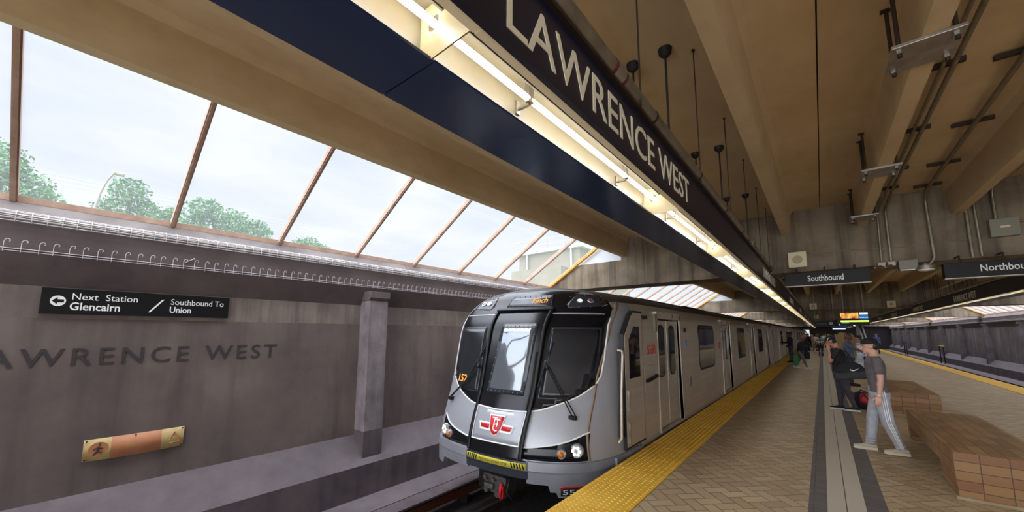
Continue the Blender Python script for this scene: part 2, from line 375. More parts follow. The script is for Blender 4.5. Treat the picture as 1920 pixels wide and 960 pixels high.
def tactile(x0, x1, name, label, dome_end):
    mb = MB(); y = -3.0; L = 0.606
    while y < Y1 - 1:
        mb.box(x0, x1, y + 0.002, y + L - 0.002, 0.0, 0.008); y += L
        if y > 40: L = 3.03
    if dome_end:
        n = 10; st = (x1 - x0) / n; y = 0.9
        while y < dome_end:
            sg = 6 if y < 7 else 4
            for i in range(n):
                cx = x0 + (i + 0.5) * st; v = []
                for rr, zz in ((0.017, 0.008), (0.010, 0.0135)):
                    v += [(cx + rr * math.cos(2 * math.pi * k / sg), y + rr * math.sin(2 * math.pi * k / sg), zz) for k in range(sg)]
                mb.add(v, [(k, (k + 1) % sg, sg + (k + 1) % sg, sg + k) for k in range(sg)] + [tuple(range(sg, 2 * sg))], 0)
            y += 0.0606
    return struct(mb.build(name, M['yellow']), label, 'platform edge strip')
tactile(XL, -1.606, 'trim_1', 'yellow domed tactile strip along the train side platform edge', 24)
tactile(4.42, XR, 'trim_2', 'yellow tactile strip along the far empty track platform edge', 0)

# ------------------------------------------------------------------ track beds and side walls
for side in (0, 1):
    fx = (lambda x: x) if side == 0 else (lambda x: MIR - x)
    nm = 'west' if side == 0 else 'east'; wd = 'train' if side == 0 else 'empty track'
    mb = MB(); mb.box(min(fx(-5.62), fx(XL)), max(fx(-5.62), fx(XL)), Y0, Y1, -1.5, -1.32)
    struct(mb.build('track_bed_' + nm, M['soot']), 'dark trackbed on the ' + wd + ' side', 'trackbed')
    mb = MB()
    P = lambda p, a: Vector((fx(p[0]), a, p[1]))
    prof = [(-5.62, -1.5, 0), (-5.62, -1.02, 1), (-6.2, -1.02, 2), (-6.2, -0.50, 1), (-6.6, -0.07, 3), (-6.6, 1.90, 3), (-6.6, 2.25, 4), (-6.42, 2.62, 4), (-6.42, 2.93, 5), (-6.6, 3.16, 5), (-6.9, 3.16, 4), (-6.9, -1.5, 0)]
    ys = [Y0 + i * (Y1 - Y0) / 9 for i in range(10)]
    mats = [M['curbface'], M['curb'], M['curbface'], M['wall'], M['wallup'], M['sill'], M['paleband']]
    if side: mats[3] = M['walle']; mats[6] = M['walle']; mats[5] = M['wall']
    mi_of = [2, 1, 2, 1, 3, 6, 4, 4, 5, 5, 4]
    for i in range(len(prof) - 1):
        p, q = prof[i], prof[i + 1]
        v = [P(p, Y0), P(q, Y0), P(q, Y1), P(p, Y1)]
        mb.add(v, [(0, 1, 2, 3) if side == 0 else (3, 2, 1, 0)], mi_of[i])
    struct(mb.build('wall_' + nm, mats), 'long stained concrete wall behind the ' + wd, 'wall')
    # pilasters
    k = 0; y = 3.52 - 6.53
    while y < Y1 - 2:
        mb = MB(); a, b = sorted((fx(-6.65), fx(-6.28)))
        mb.box(a, b, y, y + 0.37, 0.02, 2.33, 0, 0.012)
        pf = [(-6.65, 0.03), (-6.28, 0.03), (-6.28, -0.42), (-6.65, -0.02)]
        mb.prism(pf, P, y + 0.003, y + 0.367, 1)
        pc = [(-6.65, 2.33), (-6.30, 2.33), (-6.24, 2.38), (-6.24, 2.50), (-6.65, 2.50)]
        mb.prism(pc, P, y - 0.01, y + 0.38, 2)
        struct(fixn(mb.build('wall_pilaster', [M['pilaster'] if side == 0 else M['pilastere'], M['curbface'], M['wallup']])), None, None)
        y += 6.53
    # rails: two running rails and the covered power rail
    for i, rx in enumerate((-4.57, -3.07)):
        mb = MB(); x = fx(rx); z = -1.32
        pr = [(-.07, 0), (.07, 0), (.07, .015), (.012, .03), (.012, .12), (.036, .13), (.036, .165), (-.036, .165), (-.036, .12), (-.012, .12), (-.012, .03), (-.07, .015)]
        mb.prism([(x + a, z + b) for a, b in pr], XZ, Y0 + 0.2, Y1 - 0.2)
        tag(fixn(mb.build('running_rail', M['railsteel'])), ('rusty steel rail under the train, ' if side == 0 else 'rusty steel rail of the empty track, ') + ('nearer the wall' if i == 0 else 'nearer the platform'), 'rail')
    t = thing('power_rail', 'covered power rail beside the ' + ('train and dark wall' if side == 0 else 'empty track and pilastered wall'), 'rail', (fx(-5.3), 20, -1.3))
    mb = MB(); mb.box(*sorted((fx(-5.34), fx(-5.26))), Y0 + .3, Y1 - .3, -1.2, -1.06); mb.build('conductor', M['rust'], t)
    mb = MB(); mb.box(*sorted((fx(-5.46), fx(-5.16))), Y0 + .3, Y1 - .3, -0.98, -0.95); mb.build('cover_board', M['curbface'], t)
    for yy in range(-7, 90, 3):
        if side == 0 and yy > 8: break
        mb = MB(); mb.box(*sorted((fx(-5.48), fx(-5.40))), yy, yy + .08, -1.32, -0.98); mb.box(*sorted((fx(-5.48), fx(-5.2))), yy, yy + .08, -1.32, -1.2); mb.build('bracket', M['darksteel'], t)

# ------------------------------------------------------------------ girders
for k in range(0, 6):
    y = GY + k * BAY
    if y > Y1 - 1: y = Y1 - 1
    pf = [(-6.72, 3.165), (-6.60, 3.06), (MIR + 6.60, 3.06), (MIR + 6.72, 3.165), (MIR + 5.55, 3.79), (MIR + 4.2, 3.79), (MIR + 4.2, 4.40), (-4.2, 4.40), (-4.2, 3.79), (-5.55, 3.79)]
    mb = MB(); mb.prism(pf, XZ, y, y + GT)
    struct(fixn(mb.build('ceiling_girder', M['girder'])), 'streaked concrete cross girder spanning the station', 'girder')
    for s in (0, 1):
        fx = (lambda x: x) if s == 0 else (lambda x: MIR - x)
        mb = MB(); mb.prism([(fx(-5.62), 3.79), (fx(-4.2), 3.79), (fx(-4.2), 4.40), (fx(-4.60), 4.40)], XZ, y + 0.06, y + 0.10)
        struct(fixn(mb.build('trim_3', M['flash'])), None, None)
# ------------------------------------------------------------------ double tee roof
STEM = [-0.45 + 1.22 * k for k in range(-3, 7)]
for k in range(-1, 5):
    a = GY + GT + k * BAY if k > -1 else Y0; b = GY + (k + 1) * BAY
    if k == -1: a = Y0
    b = min(b, Y1)
    for x in STEM:
        pf = [(x - .065, 3.87), (x + .065, 3.87), (x + .105, 4.30), (x + .16, 4.38), (x + .16, 4.40), (x - .16, 4.40), (x - .16, 4.38), (x - .105, 4.30)]
        mb = MB(); mb.prism(pf, XZ, a, b)
        struct(fixn(mb.build('ceiling_beam', M['tee'])), 'cream painted tee beam running along the roof', 'beam')
mb = MB(); e = [-4.62] + [0.16 + 2.44 * k for k in range(-1, 3)] + [7.38]
for i in range(len(e) - 1): mb.box(e[i] + .006, e[i + 1] - .006, Y0, Y1, 4.38, 4.45)
mb.box(-4.7, 7.46, Y0, Y1, 4.452, 4.5, 1)
struct(mb.build('ceiling', [M['tee'], M['black']]), 'cream painted slab between the roof beams', 'ceiling')
# camera end left open to let fill light in; wall and portal at the far end
mb = MB()
for x0, x1, z0, z1 in ((4.9, 9.7, -1.5, 4.4), (-1.9, 4.9, 0, 4.4), (-6.7, -1.9, 2.45, 4.4)):
    mb.box(x0, x1, Y1 + .01, Y1 + .3, z0, z1)
struct(mb.build('wall_far', M['soot']), 'dark wall closing the far end of the station', 'wall')

# ------------------------------------------------------------------ sloping skylights
wn = 0
SL = Vector((-4.6 + 6.62, 0, 4.43 - 3.18)).normalized()
for side in (0, 1):
    sg = 1 if side == 0 else -1
    fx = (lambda x: x) if side == 0 else (lambda x: MIR - x)
    for k in range(-1, 5):
        a = GY + GT + k * BAY + 0.12 if k > -1 else Y0 + .2
        b = min(GY + (k + 1) * BAY, Y1) - 0.02
        wn += 1
        t = thing('window_%d' % wn, 'sloping skylight bay above the ' + ('train' if side == 0 else 'empty track') + ' side wall', 'skylight', (fx(-6.6), a, 3.18))
        t['kind'] = 'structure'
        ys = []; y = GY + 0.02 + k * BAY + BAY
        y = b - 0.04
        while y > a + 0.3: ys.append(y); y -= 1.283
        ys.append(a + .03); ys.reverse()
        B = lambda y, off=0.0: Vector((fx(-6.62), y, 3.18 + off)); T = lambda y, off=0.0: Vector((fx(-4.60), y, 4.43 + off))
        for i, yy in enumerate(ys):
            mb = MB(); last = i == len(ys) - 1
            mb.bar(B(yy, .0), T(yy, .0), 0.055 if not last else 0.075, 0.085)
            mb.bar(B(yy, -.05), T(yy, -.05), 0.03, 0.03)
            mb.build('mullion', M['mullionY'] if last else M['mullion'], t)
        for i in range(len(ys) - 1):
            mb = MB(); p = [B(ys[i] + .02, .02), B(ys[i + 1] - .02, .02), T(ys[i + 1] - .02, .02), T(ys[i] + .02, .02)]
            mb.add(p, [(0, 1, 2, 3)]); mb.build('pane', M['glass'], t)
        mb = MB(); mb.bar(B(a, 0), B(b, 0), .07, .07); mb.build('sill_bar', M['mullion'], t)
        mb = MB(); mb.bar(T(a, 0), T(b, 0), .09, .09); mb.build('head_bar', M['mullion'], t)

# ------------------------------------------------------------------ outside
mb = MB(); mb.add([(-7.2, -60, 2.4), (-7.2, 140, 2.4), (-14, 140, 3.4), (-14, -60, 3.4), (-160, 140, 5.5), (-160, -60, 5.5)], [(0, 1, 2, 3), (3, 2, 4, 5)])
struct(mb.build('ground', pm('grass', lin(104, 138, 74), 0.9, c2=lin(84, 116, 58), nscale=2)), 'grassy bank outside the skylights', 'ground')
mb = MB(); mb.add([(9.96, -60, 2.4), (9.96, 140, 2.4), (16, 140, 3.4), (16, -60, 3.4), (160, 140, 5.5), (160, -60, 5.5)], [(0, 1, 2, 3), (3, 2, 4, 5)])
struct(mb.build('ground_east', bpy.data.materials['grass']), 'grassy bank outside the far side skylights', 'ground')
M['leaf'] = pm('leaf_green', lin(96, 140, 84), 0.7, c2=lin(64, 108, 66), nscale=1.1)
M['bark'] = pm('bark', lin(96, 84, 70), 0.9)
def tree(name, label, x, y, base, blobs, n, sz, seed):
    rnd = random.Random(seed)
    t = thing(name, label, 'tree', (x, y, base)); mb = MB()
    for bx, by, bz, br in blobs:
        for _ in range(int(n * br * br)):
            while True:
                d = Vector((rnd.uniform(-1, 1), rnd.uniform(-1, 1), rnd.uniform(-1, 1)))
                if 0.25 < d.length < 1: break
            d = d * (0.72 + 0.28 * rnd.random())
            c = Vector((x + bx, y + by, bz)) + Vector((d.x, d.y, d.z * 0.9)) * br
            nrm = Vector((rnd.gauss(0, 1), rnd.gauss(0, 1), rnd.gauss(0.7, 1))).normalized(); u = nrm.orthogonal().normalized(); v = nrm.cross(u)
            s1 = sz * rnd.uniform(.6, 1.3); an = rnd.random() * 6.28; u, v = u * math.cos(an) + v * math.sin(an), v * math.cos(an) - u * math.sin(an)
            mb.add([c - u * s1, c + v * s1 * .5 + nrm * s1 * .15, c + u * s1, c - v * s1 * .5 + nrm * s1 * .15], [(0, 1, 2, 3)])
    mb.build('foliage', M['leaf'], t)
    mb = MB(); mb.tube([(x, y, base - .3), (x + .1, y, base + 2), (x, y + .1, max(b[2] for b in blobs))], [.22, .17, .05])
    for bx, by, bz, br in blobs: mb.tube([(x + .05, y, base + 2.2), (x + bx * .6, y + by * .6, bz - br * .6), (x + bx, y + by, bz)], [.1, .07, .03], 6)
    mb.build('trunk', M['bark'], t)
tree('leafy_tree', 'green leafy tree cut by the photo edge, beyond the first skylight panes', -35, -2.6, 4, [(0, -.8, 11.2, 1.6), (0, .2, 10.0, 1.5), (.5, 1.2, 9.2, 1.0), (0, -2, 9.6, 1.6)], 330, .15, 1)
tree('leafy_tree', 'rounded leafy tree right behind the curved street lamp', -36, 2.05, 4, [(0, 0, 11.2, 1.25), (0, .9, 10.1, 1.0), (0, -.7, 9.8, 1.1)], 420, .14, 2)
tree('leafy_tree', 'small leafy tree between the lamp tree and the broad tree', -38, 4.5, 4, [(0, 0, 10.6, .85), (0, -.7, 9.8, .8)], 420, .14, 3)
tree('leafy_tree', 'broad leafy tree, widest of those seen through the skylight', -34.5, 7.3, 4, [(0, -1.4, 10.6, 1.25), (0, .2, 10.0, 1.4), (.3, 1.7, 9.5, 1.4), (0, -2.0, 9.4, 1.0)], 380, .15, 4)
tree('leafy_tree', 'low distant tree with yellow green crown, between broad tree and tower', -42, 16.2, 4.2, [(0, 0, 10.9, 1.3), (0, 1.2, 10.6, 1.1), (0, -1, 10.7, 1.1)], 300, .16, 5)
tree('small_fir', 'tiny distant conifer tip, nearer the low distant tree', -70, 37.5, 5, [(0, 0, 12.2, .7), (0, 0, 13.2, .4), (0, .1, 11.2, 1.0)], 200, .2, 6)
tree('small_fir', 'tiny distant conifer tip, nearer the concrete tower', -68, 57, 5, [(0, 0, 13.2, .8), (0, 0, 14.2, .4)], 200, .2, 7)
t = thing('street_lamp', 'grey street lamp with curved arm and flat head beyond the skylight', 'lamp', (-32, .45, 4))
mb = MB(); mb.tube([(-32, .45, 3.6), (-32, .5, 8.8), (-32, .62, 9.8), (-32, .82, 10.6), (-32, 1.05, 11.1)], [.10, .08, .07, .06, .05]); mb.build('post', M['galv'], t)
mb = MB(); mb.box(-32.12, -31.88, 1.0, 1.5, 11.05, 11.22, 0, .04); mb.build('lamp_head', M['galv'], t)
# concrete tower
M['tower'] = pm('tower_concrete', lin(132, 122, 104), 0.85, c2=lin(118, 108, 92), nscale=.4)
t = thing('concrete_tower', 'pale concrete tower with roof railing seen through the skylight', 'building', (-24, 40, 5))
mb = MB(); mb.box(-30, -21, 37.6, 52, 3, 11.6); mb.box(-30, -22.6, 36.0, 37.6, 3, 9.4); mb.build('wall_block', M['tower'], t)
mb = MB(); mb.box(-30.4, -20.4, 37.0, 52.4, 11.6, 12.0); mb.build('roof_slab', M['flash'], t)
for z in (12.6, 13.3):
    mb = MB(); mb.tube([(-30.2, 37.2, z), (-20.6, 37.2, z), (-20.6, 52, z)], .05, 6); mb.build('handrail', M['galv'], t)
for i in range(5):
    mb = MB(); mb.tube([(-30 + i * 2.35, 37.2, 12), (-30 + i * 2.35, 37.2, 13.3)], .05, 6); mb.build('post', M['galv'], t)
for x in (-28.5, -22): 
    mb = MB(); mb.tube([(x, 37.3, 5), (x, 37.3, 11.6)], .12, 8); mb.build('downpipe', M['flash'], t)
# ------------------------------------------------------------------ light troughs, station name bands, pipes and rods
ZT = 2.77
def trough(side, y, near):
    sg = 1 if side == 0 else -1
    fx = (lambda x: x) if side == 0 else (lambda x: MIR - x)
    F = lambda p, a: Vector((fx(p[0]), a, p[1]))
    L = 2.36; a, b = y + .003, y + L - .003
    t = thing('light_trough', 'x', 'light fixture', (fx(-1.05), y, ZT), 0, 'fluorescent light troughs over the platform edges')
    mb = MB(); mb.prism([(-1.39, ZT + .02), (-1.04, ZT), (-1.04, ZT + .012), (-1.378, ZT + .032), (-1.378, ZT + .30), (-1.39, ZT + .30)], F, a, b); fixn(mb.build('soffit_panel', M['blue'], t))
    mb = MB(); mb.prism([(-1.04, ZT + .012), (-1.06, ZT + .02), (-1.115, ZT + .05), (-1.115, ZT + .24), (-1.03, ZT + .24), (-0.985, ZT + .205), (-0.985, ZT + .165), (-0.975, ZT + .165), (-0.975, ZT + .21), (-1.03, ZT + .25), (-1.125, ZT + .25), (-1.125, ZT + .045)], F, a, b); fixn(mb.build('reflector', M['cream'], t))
    mb = MB(); mb.prism([(-0.83, ZT), (-0.792, ZT), (-0.792, ZT + .02), (-0.83, ZT + .008)], F, a, b); fixn(mb.build('lip', M['letter'], t))  # lip takes the paler lettering cream, light put into its colour
    cx, cz = fx(-1.035), ZT + .15
    mb = MB(); hole = [(cx + .034 * math.cos(2 * math.pi * k / 20), cz + .034 * math.sin(2 * math.pi * k / 20)) for k in range(20)]
    x0, x1 = sorted((fx(-1.11), fx(-.80))); z0, z1 = ZT + .004, ZT + .235
    for yy in (b - .012, b - .006):
        outer = []
        for k in range(20):
            q = 2 * math.pi * k / 20; dx, dz = math.cos(q), math.sin(q)
            tt = min((x1 - cx) / dx if dx > 1e-6 else 1e9, (x0 - cx) / dx if dx < -1e-6 else 1e9, (z1 - cz) / dz if dz > 1e-6 else 1e9, (z0 - cz) / dz if dz < -1e-6 else 1e9)
            outer.append((cx + dx * tt, cz + dz * tt))
        cor = [(x0, z0), (x1, z0), (x1, z1), (x0, z1)]
        for k in range(20):
            k2 = (k + 1) % 20; p, q = outer[k], outer[k2]; poly = [hole[k], p]
            for c_ in cor:
                if (abs(p[0] - c_[0]) < 1e-6 and abs(q[1] - c_[1]) < 1e-6) or (abs(p[1] - c_[1]) < 1e-6 and abs(q[0] - c_[0]) < 1e-6):
                    if p != c_ and q != c_ and not (abs(p[0] - q[0]) < 1e-6 or abs(p[1] - q[1]) < 1e-6): poly.append(c_)
            poly += [q, hole[k2]]
            mb.add([(u, yy, w_) for u, w_ in poly], [tuple(range(len(poly)))], 0)
    mb.build('bulkhead', M['creamlit'], t)
    for p, q in ((a, a + .572), (a + .592, a + 1.762), (a + 1.782, a + 2.35)):
        mb = MB(); mb.cyl((cx, p, cz), (cx, q, cz), .0145, seg=10 if near else 6); mb.build('fluorescent_tube', M['tubeM'], t)
    if near:
        for p in (a + .582, a + 1.772):
            mb = MB(); mb.box(cx - .012, cx + .012, p - .02, p + .02, cz - .018, cz + .085); mb.box(*sorted((cx, cx - sg * .075)), p - .008, p + .008, cz - .03, cz - .018); mb.box(*sorted((cx - sg * .07, cx - sg * .078)), p - .014, p + .014, cz - .05, cz + .02); mb.build('tube_holder', M['galv'], t)
    return t
y = 0.79 - 2.36 * 3; ORDN = ['first', 'second', 'third', 'fourth', 'fifth', 'sixth', 'seventh', 'eighth', 'ninth', 'tenth']
kk = -5
protos = {}
while y < Y1 - 3:
    for side in (0, 1):
        near = y < 20
        key = (side, near)
        if key not in protos: protos[key] = o = trough(side, y, near)
        else: o = dup(protos[key], (protos[key].location.x, y, ZT))
        o['label'] = ('lit navy and cream fluorescent trough module over the platform edge beside the train' if side == 0 else 'lit cream fluorescent trough module over the platform edge of the empty track')
        o['group'] = 'trough modules beside the train' if side == 0 else 'trough modules by the empty track'
    y += 2.36
def name_band(side, y, near, n):
    sg = 1 if side == 0 else -1
    fx = (lambda x: x) if side == 0 else (lambda x: MIR - x)
    P = 7.45; a, b = y, y + P - .006; x0, x1 = sorted((fx(-.79), fx(-.765)))
    t = thing('station_name_sign', 'x', 'sign', (fx(-.78), y, ZT), 0)
    mb = MB(); mb.box(x0, x1, a, b, ZT - .005, 3.10); mb.build('panel', M['navy'], t)
    mb = MB(); mb.box(*sorted((fx(-.83), fx(-.74))), a, b, 3.10, 3.118); mb.build('gap_shade_flange', M['darksteel'], t)  # brown flange colours in the shaded gap between panel and pipe
    mb = MB()
    if side == 0: text(mb, 'LAWRENCE WEST', (-.765, y + .885, 2.822), (0, 1, 0), (0, 0, 1), 2.34, .205, .003)
    else: text(mb, 'LAWRENCE WEST', (fx(-.765), y + .92 + 2.32, 2.822), (0, -1, 0), (0, 0, 1), 2.34, .205, .003)
    mb.build('lettering', M['letter'], t)
    return t
for side in (0, 1):
    n = 0; y = -7.45 if side == 0 else .0 - 7.45 + 1.05
    while y < Y1 - 8:
        o = name_band(side, y, y < 30, (y >= -.1 and y < 1) and 0 or 1)
        where = ['behind the viewpoint', 'nearest of the row', 'second of the row', 'third of the row', 'fourth of the row', 'fifth of the row', 'sixth of the row', 'seventh of the row', 'eighth of the row', 'ninth of the row', 'tenth of the row', 'eleventh of the row', 'twelfth of the row', 'thirteenth of the row'][n]
        o['label'] = 'black LAWRENCE WEST name band ' + ('above the train side platform edge, ' if side == 0 else 'facing in from the empty track side, ') + where
        o['group'] = 'station name bands'
        n += 1; y += 7.45
# pipe above each band
for side in (0, 1):
    fx = (lambda x: x) if side == 0 else (lambda x: MIR - x)
    t = thing('overhead_pipe', 'grey steel pipe with rusty coupling along the name band above the ' + ('train side edge' if side == 0 else 'empty track side edge'), 'pipe', (fx(-.755), 10, 3.17))
    mb = MB(); mb.cyl((fx(-.755), -6, 3.17), (fx(-.755), Y1 - 2, 3.17), .042, seg=16); mb.build('pipe', M['conduit'], t)
    for yy in ([1.78 + 4.9 * i for i in range(8)] if side == 0 else []):
        mb = MB(); mb.cyl((fx(-.755), yy - .045, 3.17), (fx(-.755), yy + .045, 3.17), .049, seg=16, mi=0)
        mb.cyl((fx(-.755), yy - .075, 3.17), (fx(-.755), yy - .046, 3.17), .045, seg=16, mi=1); mb.cyl((fx(-.755), yy + .046, 3.17), (fx(-.755), yy + .075, 3.17), .045, seg=16, mi=1)
        mb.build('coupling', [M['galv'], M['rust']], t)
    for i in range(40):
        yy = 2.33 + 1.16 * i
        if side == 1 and i > 24: break
        mb = MB(); mb.cyl((fx(-.755), yy - .012, 3.17), (fx(-.755), yy + .012, 3.17), .047, seg=12); mb.box(*sorted((fx(-.81), fx(-.755))), yy - .01, yy + .01, 3.118, 3.135); mb.build('pipe_clip', M['darksteel'], t)
for side in (0, 1):
    fx = (lambda x: x) if side == 0 else (lambda x: MIR - x)
    nm = 'train side light troughs' if side == 0 else 'far light troughs'
    for i in range(12):
        yy = 3.32 + 2.355 * (i - 1)
        if abs((yy - GY) % BAY) < .9 or abs((yy - GY) % BAY - BAY) < .05: continue
        for xx in (-1.23, -.925):
            t = thing('hanger_rod', 'black ceiling rose and rod holding the ' + nm, 'hanger', (fx(xx), yy, 4.38), 0, 'rods holding the ' + nm)
            mb = MB(); mb.cyl((fx(xx), yy, ZT + (.255 if xx > -1 else .035)), (fx(xx), yy, 4.36), .010, seg=8); mb.build('rod', M['black'], t)
            mb = MB(); mb.cyl((fx(xx), yy, 4.335), (fx(xx), yy, 4.379), .055, .062, seg=20); mb.cyl((fx(xx), yy, 4.30), (fx(xx), yy, 4.335), .02, .055, seg=20); mb.build('ceiling_rose', M['black'], t)
    for i in range(16):
        yy = 2.06 + 1.43 * i
        if abs((yy - GY - .4) % BAY) < .6 or abs((yy - GY - .4) % BAY - BAY) < .6: continue
        mb = MB(); mb.cyl((fx(-.725), yy, 3.10), (fx(-.725), yy, 4.38), .006, seg=6); mb.cyl((fx(-.725), yy, 4.365), (fx(-.725), yy, 4.38), .014, seg=8)
        tag(mb.build('thin_rod', M['darksteel'], at=(fx(-.725), yy, 4.38)), 'thin steel rod dropping to the ' + ('train side' if side == 0 else 'far') + ' name band', 'hanger', 'thin rods to the ' + ('train side' if side == 0 else 'far') + ' name band')

# ------------------------------------------------------------------ signs under the first girder
def hang_sign(name, label, x0, x1, y, z0, z1, txt, tx, tz, tw, th, ztop):
    t = thing(name, label, 'sign', ((x0 + x1) / 2, y, z0))
    mb = MB(); mb.box(x0, x1, y, y + .16, z0 + .012, z1, 0, .006); mb.build('sign_box', M['signblack'], t)
    mb = MB(); mb.box(x0 - .004, x1 + .004, y - .006, y + .166, z0, z0 + .012); mb.build('bottom_trim', M['galv'], t)
    for xx in (x0 + .2, (x0 + x1) / 2, x1 - .2):
        mb = MB(); mb.cyl((xx, y + .08, z1 - .01), (xx, y + .08, ztop), .012, seg=8); mb.cyl((xx, y + .08, ztop), (xx, GY + .01, ztop), .012, seg=8); mb.build('hanger', M['darksteel'], t)
    mb = MB(); text(mb, txt, (tx, y - .001, tz), (1, 0, 0), (0, 0, 1), tw, th, .004, bold=.012); mb.build('lettering', M['white'], t)
    return t
hang_sign('direction_sign', 'black hanging sign reading Southbound under the first girder', -.51, .775, 9.5, 2.715, 2.99, 'Southbound', -.14, 2.80, .54, .12, 3.08)
hang_sign('direction_sign', 'black hanging sign reading Northbound, cut by the photo edge', 1.68, 3.0, 9.5, 2.69, 2.955, 'Northbound', 2.075, 2.785, .56, .115, 3.08)

# loudspeakers on the girder faces
def speaker(x, y, z, label):
    t = thing('wall_speaker', label, 'loudspeaker', (x, y, z), 0, 'square loudspeakers on the girders')
    mb = MB(); mb.box(x - .155, x + .155, y - .10, y - .002, z - .165, z + .165, 0, .008); mb.build('housing', M['speaker'], t)
    mb = MB(); mb.cyl((x, y - .104, z), (x, y - .10, z), .085, seg=28)
    for r in (.03, .055, .08): mb.tube([(x + r * math.cos(a), y - .105, z + r * math.sin(a)) for a in [2 * math.pi * i / 24 for i in range(25)]], .003, 5)
    mb.build('grille', M['grille'], t)
speaker(-.285, GY, 3.31, 'ivory square loudspeaker above the Southbound sign on the first girder')
speaker(-.27, GY + BAY, 3.25, 'ivory square loudspeaker on the second girder, beside the train')
speaker(2.80, GY + BAY, 3.24, 'ivory square loudspeaker on the second girder above the screen side')
speaker(-.27, GY + 2 * BAY, 3.25, 'small far ivory loudspeaker on the third girder')

# conduits on roof and girder
def conduit(label, pts, r=.018, clips=(), name='conduit'):
    t = thing(name, label, 'conduit', pts[0])
    mb = MB(); q = [Vector(pts[0])]
    for i in range(1, len(pts) - 1):
        p0, p1, p2 = Vector(pts[i - 1]), Vector(pts[i]), Vector(pts[i + 1]); d1 = (p0 - p1); d2 = (p2 - p1); bl = min(.1, d1.length * .4, d2.length * .4)
        A, Bq = p1 + d1.normalized() * bl, p1 + d2.normalized() * bl
        for s_ in (0, .25, .5, .75, 1): q.append(A * (1 - s_) ** 2 + p1 * 2 * s_ * (1 - s_) + Bq * s_ ** 2)
    q.append(Vector(pts[-1])); mb.tube(q, r, 10); mb.build('pipe', M['conduit'], t)
    for c, d in clips:
        mb = MB(); mb.obox(c, d); mb.build('strut_bracket', M['darksteel'], t)
    return t
conduit('grey conduit along the slab right of the second beam, inner of the pair', [(1.075, Y0 + .5, 4.30), (1.075, 9.3, 4.30), (.99, GY - .05, 4.05), (.97, GY - .05, 3.13)], .016, [((1.11, yy, 4.355), (.26, .045, .045)) for yy in (2.2, 3.7, 5.2, 6.7, 8.2, 9.2)])
conduit('grey conduit along the slab right of the second beam, outer of the pair', [(1.15, Y0 + .5, 4.30), (1.15, 9.3, 4.30), (1.10, GY - .05, 4.1), (1.10, GY - .05, 3.12)], .022)
conduit('thick grey conduit along the slab bending down beside the third beam', [(1.61, Y0 + .5, 4.30), (1.61, 9.55, 4.30), (1.62, GY - .07, 4.2), (1.64, GY - .07, 3.10), (1.55, GY - .07, 2.98)], .026, [((1.61, yy, 4.345), (.34, .045, .04)) for yy in (3.8, 5.36, 6.86, 8.3, 9.4)])
conduit('grey conduit dropping down the girder right of the third beam', [(2.17, GY - .5, 4.35), (2.17, GY - .05, 4.2), (2.18, GY - .05, 3.08)], .020)
conduit('dark flat conduit dropping down the girder beside the grey one', [(2.08, GY - .04, 4.36), (2.08, GY - .04, 3.08)], .024)
conduit('grey conduit bending into the top of the olive junction box', [(2.40, GY - 1.2, 4.33), (2.40, GY - .2, 4.33), (2.38, GY - .06, 4.15), (2.38, GY - .06, 3.68)], .022)
conduit('thin horizontal wire conduit across the girder from speaker to junction box', [(-.12, GY - .02, 3.44), (1.2, GY - .02, 3.37), (2.28, GY - .02, 3.40)], .008)
conduit('pair conduit leaving the junction box to the right', [(2.6, GY - .05, 3.60), (4.2, GY - .05, 3.62)], .018)
t = thing('junction_box', 'olive grey square junction box on the first girder', 'junction box', (2.45, GY, 3.52))
mb = MB(); mb.box(2.29, 2.60, GY - .12, GY - .002, 3.37, 3.67, 0, .006); mb.build('box', M['boxgrey'], t)
mb = MB(); mb.box(2.40, 2.50, GY - .124, GY - .12, 3.51, 3.545); mb.build('label_plate', M['speaker'], t)
t = thing('ceiling_lamp', 'round dome lamp under the girder at the foot of the thick conduit', 'lamp', (1.52, GY - .07, 2.94))
mb = MB(); mb.cyl((1.52, GY - .07, 2.915), (1.52, GY - .07, 2.975), .15, .15, 28); mb.cyl((1.52, GY - .07, 2.975), (1.52, GY - .07, 3.03), .06, .05, 16); mb.build('housing', M['conduit'], t)
mb = MB(); mb.ell((1.52, GY - .07, 2.912), (.11, .11, .03), 20, 8); mb.build('diffuser', M['white'], t)
t = thing('conduit_box', 'long grey box with lamp strip under the girder beside the dome lamp', 'junction box', (1.25, GY - .1, 2.98))
mb = MB(); mb.box(1.18, 1.42, GY - .16, GY + .02, 2.93, 3.10, 0, .005); mb.build('box', M['boxgrey'], t)
mb = MB(); mb.box(1.20, 1.38, GY - .15, GY - .05, 2.915, 2.93); mb.build('strip_lens', M['white'], t)
for i, xx in enumerate((.965, 1.10)):
    mb = MB(); mb.tube([(xx, GY - .05, 3.085), (xx, GY - .05, 3.04), (xx - .12, GY - .35, 2.98)], .02, 8); mb.box(xx - .05, xx + .05, GY - .09, GY - .002, 3.03, 3.10)
    tag(mb.build('pipe_elbow', M['conduit'], at=(xx, GY - .05, 3.13)), 'conduit elbow turning forward under the girder, ' + ('nearer the Southbound sign' if i == 0 else 'nearer the conduit box'), 'conduit')
